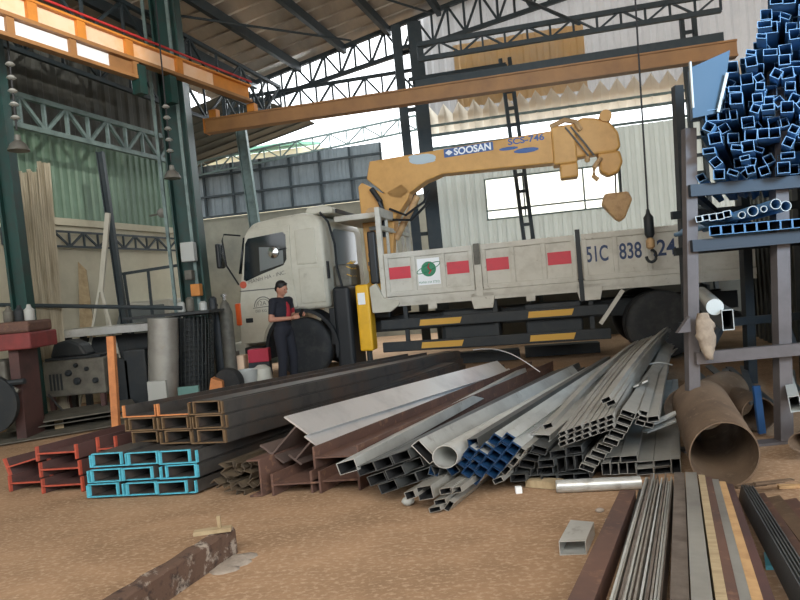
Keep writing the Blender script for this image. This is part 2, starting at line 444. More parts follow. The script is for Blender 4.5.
roofsheet(-9.2, 1.0, -3, 14.5); roofsheet(1.0, 13, -3, 14.7)
mb.quad(S(-3.6, 14.5, roofz(-3.6)), S(1.0, 14.5, roofz(1)), S(1.0, 14.9, roofz(1)), S(-3.6, 14.9, roofz(-3.6)))
struct(mb.build('ceiling', m_roof, fix=False))
mb = MB(); roofsheet(-13.4, -8.4, 14.5, 18.6); struct(mb.build('ceiling_back', m_darkwall, fix=False))

# left wall
mb = MB(); corr(mb, 2.0, 12.45, 3.12, 4.5, LW, 'D', 0.16, 0.03); mb.v = mb.v; struct(mb.build('wall_left', m_greenwall, fix=False))
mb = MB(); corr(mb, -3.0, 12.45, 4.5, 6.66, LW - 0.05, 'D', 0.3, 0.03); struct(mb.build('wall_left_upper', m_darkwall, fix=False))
mb = MB(); mb.hexa([S(LW - 0.12, -3, 0), S(LW, -3, 0), S(LW, 12.5, 0), S(LW - 0.12, 12.5, 0)], [S(LW - 0.12, -3, 3.12), S(LW, -3, 3.12), S(LW, 12.5, 3.12), S(LW - 0.12, 12.5, 3.12)])
struct(mb.build('wall_left_lower', m_cream))
mb = MB(); mb.hexa([S(LW + .002, -3, 3.0), S(LW + .07, -3, 3.0), S(LW + .07, 12.5, 3.0), S(LW + .002, 12.5, 3.0)], [S(LW + .002, -3, 3.12), S(LW + .07, -3, 3.12), S(LW + .07, 12.5, 3.12), S(LW + .002, 12.5, 3.12)])
struct(mb.build('trim_1', m_cream))
# recess behind: cream wall with a grey sheet hoarding over it
mb = MB(); mb.hexa([S(-13.4, 18.2, 0), S(-3.9, 18.2, 0), S(-3.9, 18.3, 0), S(-13.4, 18.3, 0)], [S(-13.4, 18.2, 4.1), S(-3.9, 18.2, 4.1), S(-3.9, 18.3, 4.1), S(-13.4, 18.3, 4.1)])
mb.hexa([S(-13.4, 12.5, 0), S(-13.3, 12.5, 0), S(-13.3, 18.3, 0), S(-13.4, 18.3, 0)], [S(-13.4, 12.5, 4.1), S(-13.3, 12.5, 4.1), S(-13.3, 18.3, 4.1), S(-13.4, 18.3, 4.1)])
mb.hexa([S(-13.4, 12.4, 0), S(-8.9, 12.4, 0), S(-8.9, 12.5, 0), S(-13.4, 12.5, 0)], [S(-13.4, 12.4, 6), S(-8.9, 12.4, 6), S(-8.9, 12.5, 6), S(-13.4, 12.5, 6)])
struct(mb.build('wall_back_left', m_cream2))
t = thing('sheet_hoarding', 'blue-grey sheet hoarding with dark frame bars above the cream wall', 'hoarding', S(-8.5, 18.1, 4.1))
mb = MB(); corr(mb, -12.9, -6.2, 4.1, 5.75, 18.12, 'W', 0.25, 0.02); mb.build('sheet_panel', m_fence, t, fix=False)
for k in range(8):
    a = -12.9 + 0.957 * k; MB().bar(S(a, 18.04, 4.1), S(a, 18.04, 5.72), 0.07, 0.07).build('upright', m_steelD, t)
for z in (4.12, 4.75, 5.4): MB().bar(S(-12.95, 18.0, z), S(-6.15, 18.0, z), 0.06, 0.06).build('rail', m_steelD, t)

# right back wall: milky corrugated sheets round a bright window, a light gap, a pleated band, a gable
mb = MB()
corr(mb, -3.9, -2.6, 1.3, 4.58, BW); corr(mb, -2.6, 0.3, 1.3, 2.8, BW); corr(mb, -2.6, 0.3, 3.72, 4.58, BW); corr(mb, 0.3, 12.0, 1.3, 4.52, BW)
struct(mb.build('wall_back', m_trans, fix=False))
mb = MB(); mb.hexa([S(-3.9, BW - .05, 0), S(12, BW - .05, 0), S(12, BW + .1, 0), S(-3.9, BW + .1, 0)], [S(-3.9, BW - .05, 1.32), S(12, BW - .05, 1.32), S(12, BW + .1, 1.32), S(-3.9, BW + .1, 1.32)])
struct(mb.build('wall_back_lower', m_darkwall))
mb = MB()
n = 46
for k in range(n):
    a0 = -3.9 + 0.345 * k; a1 = a0 + 0.345; am = (a0 + a1) / 2
    for (x0, d0, h0, x1, d1, h1) in ((a0, 0, 5.32, am, .12, 5.55), (am, .12, 5.55, a1, 0, 5.32)):
        mb.quad(S(x0, BW - d0, 4.86), S(x1, BW - d1, 4.86), S(x1, BW - d1, h1), S(x0, BW - d0, h0))
struct(mb.build('wall_back_pleats', m_trans2, fix=False))
mb = MB(); corr(mb, -3.9, 12, 5.2, 8.7, BW + 0.2, 'W', 0.3, 0.03); struct(mb.build('wall_back_gable', m_gable, fix=False))
mb = MB(); corr(mb, -3.1, -0.2, 5.45, 6.9, BW + 0.12, 'W', 0.3, 0.03); struct(mb.build('window_1', m_amber, fix=False))
mb = MB(); mb.hexa([S(-2.6, BW, 2.8), S(.3, BW, 2.8), S(.3, BW + .01, 2.8), S(-2.6, BW + .01, 2.8)], [S(-2.6, BW, 3.72), S(.3, BW, 3.72), S(.3, BW + .01, 3.72), S(-2.6, BW + .01, 3.72)]); struct(mb.build('window_2', m_glass, fix=False))
wf = MB()
for z in (2.8, 3.0, 3.72): wf.bar(S(-2.62, BW - .05, z), S(0.32, BW - .05, z), 0.03, 0.035)
for a in (-2.6, -1.75, -0.45, 0.3): wf.bar(S(a, BW - .05, 2.8), S(a, BW - .05, 3.72), 0.03, 0.03)
struct(wf.build('trim_2', m_truss))
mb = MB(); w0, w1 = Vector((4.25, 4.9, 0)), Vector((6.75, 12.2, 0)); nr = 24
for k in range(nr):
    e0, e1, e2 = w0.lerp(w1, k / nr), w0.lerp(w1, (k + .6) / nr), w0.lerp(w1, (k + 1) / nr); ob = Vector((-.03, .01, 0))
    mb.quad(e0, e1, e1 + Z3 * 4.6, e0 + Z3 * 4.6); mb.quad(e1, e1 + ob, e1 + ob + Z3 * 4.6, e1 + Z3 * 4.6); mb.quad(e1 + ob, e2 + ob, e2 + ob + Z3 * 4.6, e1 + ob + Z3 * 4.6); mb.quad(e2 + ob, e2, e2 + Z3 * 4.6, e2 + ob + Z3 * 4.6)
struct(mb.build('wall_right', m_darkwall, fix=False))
mb = MB()
mb.bar(S(-3.9, BW - .1, 4.86), S(6, BW - .1, 4.86), 0.05, 0.06); mb.bar(S(-3.9, BW - .1, 5.08), S(6, BW - .1, 5.08), 0.05, 0.05); mb.bar(S(-3.9, BW - .12, 4.56), S(6, BW - .12, 4.52), 0.05, 0.05)
struct(mb.build('trim_3', m_truss))

mb = MB(); mb.hexa([S(-9.2, -3.1, 0), S(4.6, -3.1, 0), S(4.6, -3.0, 0), S(-9.2, -3.0, 0)], [S(-9.2, -3.1, 2.5), S(4.6, -3.1, 2.5), S(4.6, -3.0, 2.5), S(-9.2, -3.0, 2.5)]); struct(mb.build('wall_light_blocker', m_darkwall))  # unseen wall added behind the camera to cut low sky light

# neighbour house seen over the hoarding
t = thing('neighbour_house', 'cream neighbouring house with green roof beyond the hoarding', 'house', S(-13.5, 26, 0))
MB().hexa([S(-17, 25, 0), S(-11.2, 25, 0), S(-11.2, 29, 0), S(-17, 29, 0)], [S(-17, 25, 7.6), S(-11.2, 25, 7.6), S(-11.2, 29, 7.6), S(-17, 29, 7.6)]).build('wall', m_house, t)
MB().hexa([S(-17.4, 24.4, 7.62), S(-12.0, 24.4, 7.62), S(-12.0, 27, 8.1), S(-17.4, 27, 8.1)], [S(-17.4, 24.4, 7.75), S(-12.0, 24.4, 7.75), S(-12.0, 27, 8.2), S(-17.4, 27, 8.2)]).build('roof', m_hroof, t)
for a in (-13.6, -12.2): MB().box((0, 0, 0), (0.01, 0.01, 0.01)) if False else MB().hexa([S(a, 24.93, 6.2), S(a + .7, 24.93, 6.2), S(a + .7, 25.02, 6.2), S(a, 25.02, 6.2)], [S(a, 24.93, 7.3), S(a + .7, 24.93, 7.3), S(a + .7, 25.02, 7.3), S(a, 25.02, 7.3)]).build('window', m_wglassl, t)


def truss(label, p0, p1, drop, n, mt, th=0.06, wt=0.04, rise=None, vert=True, cat='truss', name='steel_truss', up=0):
    """parallel (or sloping-top) lattice truss between two top-chord ends"""
    p0, p1 = Vector(p0), Vector(p1); t = thing(name, label, cat, (p0 + p1) / 2 - Z3 * drop)
    MB().bar(p0, p1, th, th).build('top_chord', mt, t)
    q0, q1 = p0 - Z3 * drop, p1 - Z3 * (drop if rise is None else rise)
    MB().bar(q0, q1, th, th).build('bottom_chord', mt, t)
    for k in range(n + 1):
        f = k / n; a = p0.lerp(p1, f); b = q0.lerp(q1, f)
        if vert: MB().bar(b, a, wt, wt, Vector((1, 0, 0))).build('vertical_web', mt, t)
        if k < n:
            g = (k + 1) / n; c = p0.lerp(p1, g); d = q0.lerp(q1, g)
            (MB().bar(b, c, wt, wt) if k % 2 == 0 else MB().bar(a, d, wt, wt)).build('diagonal_web', mt, t)
    return t


truss('grey-green lattice girt along the green left wall', S(-8.0, 6.6, 4.73), S(-8.0, 11.6, 4.73), 0.45, 12, m_truss, 0.075, 0.05)
truss('flat dark lattice strip on the cream left wall', S(-8.68, 8.0, 2.88), S(-8.68, 12.0, 2.88), 0.25, 13, m_steelD, 0.035, 0.03)
truss('dark lattice under the roof above the green wall', S(-8.2, 5.2, 6.25), S(-8.2, 14.2, 6.25), 0.75, 12, m_steelD, 0.07, 0.045)
truss('dark lattice under the roof behind the orange runway beam', S(-7.2, 6.6, 6.45), S(-7.2, 14.2, 6.45), 0.8, 9, m_steelD, 0.07, 0.045)
truss('long rake truss at the open gable above the yellow boom', S(-8.7, 14.35, roofz(-8.7) - .12), S(1.0, 14.35, roofz(1) - .12), 0.45, 26, m_steelD, 0.09, 0.05, 0.9)
truss('level truss below the rake truss at the open gable', S(-8.7, 14.2, 6.35), S(-3.9, 14.2, 6.35), 0.5, 12, m_steelD, 0.07, 0.045)
truss('dark truss at top right between the laced columns', S(-3.3, 12.3, 6.17), S(2.2, 12.3, 6.17), 0.29, 13, m_steelD, 0.085, 0.035)
truss('short dark lattice beside the double column, above the brown girder', S(-3.9, 13.6, 5.95), S(-1.8, 13.6, 5.95), 0.4, 5, m_steelD, 0.07, 0.04)
truss('thin pale truss against the sky behind the hoarding', S(-12.2, 17.6, 5.75), S(-3.9, 17.6, 6.3), 0.4, 16, m_truss, 0.05, 0.035)
tag(MB().bar(S(-3.4, 12.3, 5.4), S(2.2, 12.3, 5.4), 0.09, 0.16).build('steel_beam', m_steelD), 'plain dark beam just above the brown crane girder', 'beam')
tag(MB().bar(S(-8.9, 11.2, 4.02), S(-8.9, 6.0, 4.02), 0.05, 0.05).build('steel_rail', m_truss), 'thin pale rail across the top of the green wall', 'rail') if False else None
for k, a in enumerate((-7.9, -6.75, -5.6, -4.5, -3.3, -2.1)):
    tag(MB().bar(S(a, 2.0, roofz(a) - .16), S(a, 14.4, roofz(a) - .16), 0.10, 0.2).build('roof_purlin', m_steelD),
        'dark roof purlin under the sheets, %s from the left' % ORD[k], 'purlin', 'roof purlins')
for k, (a0, b0, a1, b1) in enumerate(((-7.6, 9.5, -5.2, 13.8), (-6.0, 8.0, -3.4, 14.0), (-3.4, 11.5, -1.5, 14.2))):
    tag(MB().rod(S(a0, b0, roofz(a0) - .3), S(a1, b1, roofz(a1) - .3), 0.025).build('roof_tie', m_steelD), 'thin dark diagonal tie rod under the roof, %s from the left' % ORD[k], 'tie rod', 'roof ties')
# slanting brace, upper middle
tag(MB().bar(S(-1.6, 14.0, 7.55), S(-0.2, 10.8, 5.5), 0.05, 0.05).build('roof_brace', m_steelD), 'thin dark slanting brace crossing left of the right truss', 'brace')


def laced(label, base, top, wdt, th, mt, step, dirv):
    t = thing('laced_column', label, 'column', base)
    base, top = Vector(base), Vector(top); d = Vector(dirv)
    for s_ in (-1, 1): MB().bar(base + d * s_ * wdt / 2, top + d * s_ * wdt / 2, th, th, Vector((0, 1, 0))).build('chord', mt, t)
    n = int((top - base).length / step)
    for k in range(1, n):
        p = base.lerp(top, k / n); MB().bar(p - d * (wdt / 2), p + d * (wdt / 2), th * .7, 0.07).build('batten', mt, t)
    return t


laced('slim laced column against the bright window', S(-1.6, 14.25, 0), S(-1.9, 14.25, 6.3), 0.2, 0.075, m_steelD, 0.36, WV)
laced('slim laced column beside the steel rack, far right of the milky wall', S(1.95, 14.25, 0), S(1.9, 14.25, 6.6), 0.24, 0.08, m_steelD, 0.36, WV)
t = thing('double_column', 'dark double column behind the crane boom at the open gable', 'column', S(-3.95, 14.0, 0))
for da, wd in ((-0.22, .2), (0.2, .3)): MB().bar(S(-3.9 + da, 14.0, 0), S(-4.0 + da, 14.0, 7.3), wd, 0.25, Vector((0, 1, 0))).build('shaft', m_steelD, t)
for z in (1.2, 2.6, 4.0, 5.4, 6.8): MB().bar(S(-4.1, 13.98, z), S(-3.8, 13.98, z), 0.1, 0.08).build('batten', m_steelD, t)


def lightcol(label, px_top, px_bot, Yd, wdm, ztop, mt):
    a = YP(*px_top, Yd); b = YP(*px_bot, Yd)
    d = (a - b) / (a.z - b.z); base = b - d * b.z; top = base + d * ztop
    t = thing('steel_column', label, 'column', base)
    MB().sweep([base, top], hbeam(wdm, wdm * 0.8, 0.03, 0.03), Vector((0, 1, 0))).build('shaft', mt, t)
    bp = MB(); bp.box((base.x - wdm * .7, base.y - wdm * .7, 0.001), (base.x + wdm * .7, base.y + wdm * .7, 0.025)); bp.build('base_plate', mt, t)
    return t, base, top


cA, _, _ = lightcol('dark green column at left, beside the leaning plastic sheets', (4, 150), (26, 330), 8.3, 0.22, 6.6, m_green)
cB, cb_base, cb_top = lightcol('large dark green column behind the wire roll, with switch box', (166, 20), (200, 330), 10.6, 0.42, 6.9, m_green)
for px, yy, h, w_, mt, nm in ((188, 252, .32, .22, m_bucket, 'switch_box'), (189, 275, .16, .12, m_machg, 'socket_box'), (196, 290, .2, .15, m_orange, 'cover_box')):
    p = YP(px, yy, 10.25); mb = MB(); mb.box((p.x - w_ / 2, p.y - .05, p.z - h / 2), (p.x + w_ / 2, p.y + .12, p.z + h / 2)); o = mb.build(nm, mt, cB, bevel=0.012)
for s_ in (-0.28, 0.12):
    MB().bar(cb_base + Vector((s_ - .02, -.19, 0.02)), cb_top + Vector((s_ - .02, -.19, -0.1)), 0.05, 0.04, Vector((0, 1, 0))).build('conduit', m_truss, cB)
p0, p1 = YP(100, 152, 10.2), YP(128, 320, 10.2)
tag(MB().sweep([p0, Vector((p1.x, p1.y, 0))], hbeam(0.10, 0.10, 0.015, 0.015), Vector((0, 1, 0))).build('wall_post', m_steelD), 'dark leaning steel post in front of the green wall', 'post')
p0, p1 = YP(241, 130, 14.0), YP(253, 222, 14.0)
tag(MB().sweep([p0, Vector((p1.x + .2, p1.y, 0))], hbeam(0.22, 0.2, 0.02, 0.02), Vector((0, 1, 0))).build('yard_post', m_truss), 'grey-green post behind the truck cab in front of the hoarding', 'post')

# ---------------------------------------------------------------- overhead crane
rn, rf = Vector((-4.55, 7.62, 0)), Vector((-2.52, 11.85, 0)); rd = (rf - rn).normalized(); rs = Vector((rd.y, -rd.x, 0))
rn = rn - rd * 2.2
t = thing('crane_runway', 'orange two-tier crane runway beam at upper left with pale web panels', 'crane rail', (rn + rf) / 2 + Z3 * 4.95)


def RP(s_, z, o=0.0): return rn + rd * s_ + rs * o + Z3 * z


RL = (rf - rn).length
MB().bar(RP(0, 5.49), RP(RL, 5.49), 0.16, 0.03).build('top_flange', m_orange, t)
MB().bar(RP(0, 5.21), RP(RL, 5.21), 0.16, 0.05).build('middle_flange', m_brown, t)
MB().bar(RP(0, 5.35), RP(RL * .86, 5.35), 0.012, 0.25).build('upper_web', m_pale, t)  # webs paler than the flanges along most of their length
MB().bar(RP(RL * .86, 5.35), RP(RL, 5.35), 0.012, 0.25).build('upper_web', m_orange, t)
LB = 4.25
MB().bar(RP(0, 4.955), RP(LB, 4.955), 0.13, 0.05).build('lower_flange', m_brown, t)
MB().bar(RP(0, 5.08), RP(LB - 0.5, 5.08), 0.012, 0.2).build('lower_web', m_palew, t)
MB().bar(RP(LB - .5, 5.08), RP(LB, 5.08), 0.012, 0.2).build('lower_web', m_brown, t)
for s_ in (2.0, 2.6, 3.3, 4.1, 5.1): MB().bar(RP(s_, 5.24, .03), RP(s_, 5.475, .03), 0.07, 0.13, rd).build('stiffener', m_orange, t)
for s_ in (1.6, 2.3, 3.15, 4.2): MB().bar(RP(s_, 4.98, .02), RP(s_, 5.185, .02), 0.07, 0.1, rd).build('stiffener', m_brown, t)
MB().rod(RP(0, 5.56, .09), RP(RL, 5.56, .09), 0.018).build('conductor_line', m_red, t)
c = RP(LB + .15, 5.0)
for dd in (-.12, .5): MB().bar(c - Z3 * .28 + rd * dd, c + Z3 * .15 + rd * dd, 0.16, 0.14, rd).build('bracket', m_green, t)
# bridge girder hanging under the runway end
g0, g1 = S(-7.3, 11.3, 4.9), S(2.2, 11.3, 4.86)
t = thing('crane_girder', 'long brown-orange crane girder spanning above the truck', 'crane girder', (g0 + g1) / 2)
MB().bar(g0 + Z3 * .12, g1 + Z3 * .12, 0.2, 0.03).build('top_flange', m_brown, t)
MB().bar(g0 - Z3 * .12, g1 - Z3 * .12, 0.2, 0.03).build('bottom_flange', m_brown, t)
MB().bar(g0, g1, 0.14, 0.215).build('web', m_brown, t)
MB().bar(g0 - WV * .02, g0 - WV * .002, 0.22, 0.28).build('end_plate', m_orange, t)
for aa in (-7.12, -6.32):
    MB().bar(S(aa, 11.3, 5.05), S(aa, 11.3, 5.2) + Z3 * .0, 0.16, 0.13, DV).build('hanger', m_orange, t)
hr = S(0.57, 9.8, -.28)
t = thing('hoist_hook', 'dark hoist hook block hanging on one long rope in front of plate number', 'hook', hr + Z3 * 1.95)
MB().rod(hr + Z3 * 2.45, hr + Z3 * 7.3 + WV * .08, 0.014).build('rope', m_cable, t)
MB().lathe(hr + Z3 * 2.15, Z3, [(0.045, 0), (0.07, .05), (0.07, .3), (0.03, .36), (0.02, .42)], 10).build('block', m_chas, t, smooth=True)
MB().lathe(hr + Z3 * 1.98, Z3, [(0.03, 0), (0.06, .03), (0.06, .13), (0.03, .17)], 10).build('swivel', m_tan, t, smooth=True)
hk = [hr + Z3 * 1.98 + WV * (0.07 * sin(q) - .0) + Z3 * (-.1 + .09 * cos(q)) for q in [k * pi / 6 for k in range(0, 10)]]
MB().tube(hk, 0.022, 8).build('hook', m_chas, t, smooth=True)

# pendant lamps with ceramic-looking chains at the left
for px, py, Yd, lab in ((18, 143, 8.0, 'grey dome lamp hanging beside the left green column'), (172, 172, 9.6, 'grey dome lamp hanging beside the large green column')):
    p = YP(px, py, Yd); t = thing('pendant_lamp', lab, 'lamp', p)
    MB().lathe(p - Z3 * .1, Z3, [(0.13, 0), (0.125, .02), (0.09, .09), (0.04, .13), (0.035, .2)], 18).build('shade', m_lead, t, smooth=True)
    MB().rod(p + Z3 * .16, Vector((p.x, p.y, 6.6)), 0.012).build('cord', m_cable, t)
    for k in range(5): MB().lathe(p + Z3 * (.3 + .17 * k), Z3, [(0.03, 0), (0.06, .02), (0.03, .05)], 10).build('insulator', m_bucket, t, smooth=True)
p = YP(162, 213, 11.0); t = thing('wall_spotlight', 'small round spotlight on the green wall beside the column', 'lamp', p)
MB().lathe(p, Vector((0.3, -1, -.2)), [(0.05, -.12), (0.07, 0), (0.085, .02), (0.07, .03)], 12).build('housing', m_lead, t, smooth=True)
MB().bar(p + Vector((-.05, .1, 0)), p + Vector((-.35, .35, .02)), 0.03).build('bracket', m_lead, t)

# ================================================================== the lorry
F0 = G(303, 379); R0_ = G(663, 360); TU = (R0_ - F0).normalized(); TA = math.atan2(TU.y, TU.x)
TR = thing('crane_truck', 'white crane truck with yellow boom and drop-side bed in the shed', 'truck', F0, TA)
WID = 2.35


def part(mb, name, mt, parent=TR, **k): return mb.build(name, mt, parent, local=True, **k)


def bxp(name, a, b, mt, parent=TR, bevel=0.0, **k): mb = MB(); mb.box(a, b); return part(mb, name, mt, parent, bevel=bevel, **k)


arch = [(0.02 + .68 * cos(radians(q)), .55 + .68 * sin(radians(q))) for q in (74, 90, 106, 122, 138, 154, 170)]
side = [(-1.15, .64), (-1.13, 1.2), (-1.04, 1.85), (-.87, 2.68), (-.70, 2.82), (-.2, 2.88), (.25, 2.9), (.5, 2.84), (.6, 2.68), (.6, 1.21)] + arch
mb = MB(); mb.extr([(x, .02, z) for x, z in side], (0, WID - .04, 0)); part(mb, 'cab_body', m_white, bevel=.075, segs=3, smooth=True)
# door on the near side
door = [(-1.12, .68), (-1.10, 1.2), (-1.0, 1.85), (-.86, 2.6), (-.78, 2.7), (.0, 2.72), (-.03, 1.9), (.02, 1.28)] + [(x - .03, z + .03) for x, z in arch[1:]]
mb = MB(); mb.extr([(x, -.006, z) for x, z in door], (0, .04, 0)); dr = part(mb, 'door', m_white, bevel=.012)
win = [(-.95, 1.83), (-.86, 2.46), (-.80, 2.55), (-.13, 2.60), (-.08, 2.55), (-.1, 2.12), (-.17, 2.02), (-.6, 1.9), (-.9, 1.80)]
mb = MB(); mb.extr([(x, -.012, z) for x, z in win], (0, .02, 0)); part(mb, 'window_glass', m_wglass, dr)
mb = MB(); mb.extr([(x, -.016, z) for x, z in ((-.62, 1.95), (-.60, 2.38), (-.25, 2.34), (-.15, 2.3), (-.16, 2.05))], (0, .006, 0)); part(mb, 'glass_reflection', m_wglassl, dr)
mb = MB(); mb.lathe((-.33, -.02, 2.26), (0, -1, 0), [(0.11, 0), (.10, .02), (.001, .04)], 16); part(mb, 'round_mirror', m_chrome, dr, smooth=True)
mb = MB(); mb.tube([(-.33, -.02, 2.26), (-.2, -.025, 2.3), (-.08, -.02, 2.31)], .014); part(mb, 'mirror_stem', m_black, dr)
bxp('door_handle', (-.98, -.025, 1.06), (-.84, -.004, 1.14), m_black, dr, .01)
bxp('crease', (-1.05, -.012, 1.62), (-.35, -.002, 1.64), m_grey, dr)
mb = MB(); mb.text('MANH HA - INC.', .095, lambda x, y: (-.86 + x, -.011, 1.75 + y + x * .16), width=.72); part(mb, 'lettering', m_grey, dr, fix=False)
mb = MB(); mb.lathe((-.97, -.012, 1.74), (0, 1, 0), [(.05, 0), (.065, 0), (.065, .004), (.05, .004)], 18); mb.text('H', .08, lambda x, y: (-.995 + x, -.011, 1.715 + y)); part(mb, 'badge', m_redl, dr, fix=False)
mb = MB(); rr = [(-.62 + .17 * cos(q), -.011, 1.33 + .17 * sin(q)) for q in [pi * k / 12 for k in range(13)]]
mb.tube(rr, .008, 4); rr2 = [(-.62 + .13 * cos(q), -.011, 1.33 + .13 * sin(q)) for q in [pi * k / 12 for k in range(13)]]; mb.tube(rr2, .005, 4)
mb.bar((-.82, -.011, 1.31), (-.42, -.011, 1.33), .006, .012); mb.text('12A', .11, lambda x, y: (-.72 + x, -.011, 1.35 + y)); mb.text('000 KG', .07, lambda x, y: (-.78 + x, -.011, 1.23 + y))
part(mb, 'load_stamp', m_grey, dr, fix=False)
mb = MB(); mb.extr([(x, .005, z) for x, z in ((.10, 1.32), (.56, 1.32), (.56, 1.95), (.10, 1.95))], (0, .03, 0)); part(mb, 'quarter_panel', m_white, bevel=.012)
mb = MB(); mb.extr([(x, .005, z) for x, z in ((.08, 2.0), (.45, 2.0), (.45, 2.62), (.08, 2.62))], (0, .03, 0)); part(mb, 'quarter_panel', m_white, bevel=.02)
bxp('rear_vent', (.605, .05, 1.72), (.63, .13, 2.02), m_black)
mb = MB(); mb.extr([(.606, y, z) for y, z in ((.55, 1.95), (1.85, 1.95), (1.85, 2.55), (1.75, 2.62), (.6, 2.62), (.5, 2.55))], (.012, 0, 0)); part(mb, 'rear_window', m_wglassl)
mb = MB(); mb.extr([(.2, .25, 2.885), (.72, .25, 2.86), (.74, .25, 2.96), (.55, .25, 3.03), (.25, .25, 3.0)], (0, 1.8, 0)); part(mb, 'roof_fairing', m_white, bevel=.03)
bxp('fairing_vent', (.735, .4, 2.88), (.76, 1.9, 2.95), m_black)
mb = MB(); mb.tube([(.55, .1, 2.88), (.68, .12, 2.7), (.74, .2, 2.3), (.72, .25, 1.9), (.78, .3, 1.5)], .022); part(mb, 'hose', m_black)
for k in range(4):
    mb = MB(); cx, cz = .78 + .05 * k, 1.75; pts = [(.9 + .05 * cos(q * 1.0), .35 + .09 * k + .05 * sin(q), 2.0 - .022 * q) for q in [j * .5 for j in range(26)]]
    mb.tube(pts, .008, 5); part(mb, 'coiled_hose', m_yel)
bxp('air_cleaner', (.64, .3, 1.55), (.95, .9, 1.95), m_machg, bevel=.04)
mb = MB(); mb.tube([(-.95, .02, 2.62), (-1.2, -.12, 2.66), (-1.22, -.16, 2.55), (-1.18, -.16, 2.1), (-1.05, -.02, 1.75)], .016); ms = part(mb, 'mirror_arm', m_black)
bxp('mirror', (-1.32, -.27, 2.06), (-1.24, -.08, 2.5), m_black, ms, .03)
bxp('mirror_face', (-1.238, -.25, 2.09), (-1.232, -.10, 2.47), m_chrome, ms)
bxp('marker_lamp', (-1.17, -.02, 1.02), (-1.06, .1, 1.42), m_amberl, bevel=.02)
bxp('bumper', (-1.28, .0, .42), (-1.02, WID, .72), m_white, bevel=.04)
bxp('step', (-1.05, -.03, .48), (-.72, .25, .62), m_chas, bevel=.02)
mb = MB(); mb.extr([(-1.15, .2, 1.95), (-1.15, WID - .2, 1.95), (-1.0, WID - .2, 2.6), (-1.0, .2, 2.6)], (.03, 0, 0)); part(mb, 'windscreen', m_wglass)
# wheels
def wheel(x, y, wd, rr=.53):
    mb = MB(); r = rr
    mb.lathe((x, y, r + .01), (0, 1, 0), [(.30, .0), (.34, -.005), (r - .05, 0), (r - .008, .03), (r, .06), (r, wd - .06), (r - .008, wd - .03), (r - .05, wd), (.34, wd), (.30, wd - .02)], 40)
    wh = part(mb, 'wheel', m_tyre, smooth=True)
    mb = MB(); mb.lathe((x, y, r + .01), (0, 1, 0), [(.001, .13), (.09, .13), (.12, .10), (.2, .11), (.27, .06), (.30, .01), (.30, wd - .02)], 28); rm = part(mb, 'rim', m_rim, wh, smooth=True)
    mb = MB(); mb.lathe((x, y, r + .01), (0, 1, 0), [(.001, .03), (.07, .03), (.085, .12), (.12, .13)], 14)
    for k in range(8):
        q = k * pi / 4; mb.lathe((x + .17 * cos(q), y + .085, r + .01 + .17 * sin(q)), (0, 1, 0), [(.016, 0), (.016, .03)], 6)
    part(mb, 'hub', m_rim, wh)


wheel(.02, .06, .29); wheel(.02, WID - .35, .29); wheel(5.96, .02, .29); wheel(5.96, .36, .27); wheel(5.96, WID - .30, .29)
bxp('axle', (5.9, .3, .48), (6.02, WID - .3, .60), m_chas); bxp('axle', (-.05, .3, .48), (.08, WID - .35, .60), m_chas)
mb = MB(); aro = [(0.02 + .69 * cos(radians(q)), .55 + .69 * sin(radians(q))) for q in range(-20, 196, 12)]; ari = [(0.02 + .63 * cos(radians(q)), .55 + .63 * sin(radians(q))) for q in range(195, -21, -12)]
mb.extr([(x, .03, z) for x, z in aro + ari], (0, .4, 0)); part(mb, 'wheel_arch', m_black)
bxp('rear_fender', (.55, .1, .55), (.66, .5, 1.2), m_black, bevel=.02)
bxp('oil_tank', (.66, .03, .12), (.98, .75, 1.56), m_black, bevel=.07, segs=3)
bxp('outrigger', (1.10, -.02, .42), (1.34, .28, 1.56), m_yel, bevel=.035)
bxp('outrigger_label', (1.14, -.026, 1.22), (1.27, -.018, 1.42), m_lwhite)
mb = MB(); mb.rod((1.22, .13, .02), (1.22, .13, .42), .05, 12); mb.lathe((1.22, .13, .02), Z3, [(.13, 0), (.13, .04), (.05, .06)], 14); part(mb, 'outrigger_foot', m_chas)
for y in (.65, WID - .75): bxp('chassis_rail', (.3, y, .68), (7.2, y + .09, .95), m_chas)
bxp('cross_box', (1.0, .3, .95), (1.6, WID - .3, 1.35), m_chas, bevel=.03)
bxp('fuel_tank', (2.5, .12, .45), (3.5, .6, 1.0), m_chas, bevel=.08)
bxp('tool_box', (3.9, .14, .5), (4.8, .6, 1.0), m_chas, bevel=.03)
# side guards with yellow stripes
for z in (.84, .46):
    bxp('side_guard', (1.5, -.01, z - .085), (5.2, .05, z + .085), m_chas, bevel=.015)
    for x0 in (2.17, 3.95): 
        gm = MB(); gm.extr([(x0, -.014, z - .05), (x0 + .68, -.014, z - .05), (x0 + .72, -.014, z + .05), (x0 + .02, -.014, z + .05)], (0, .006, 0)); part(gm, 'guard_stripe', m_ystripe)
for x in (1.9, 3.4, 4.9): bxp('guard_post', (x, .052, .4), (x + .07, .1, 1.2), m_chas)
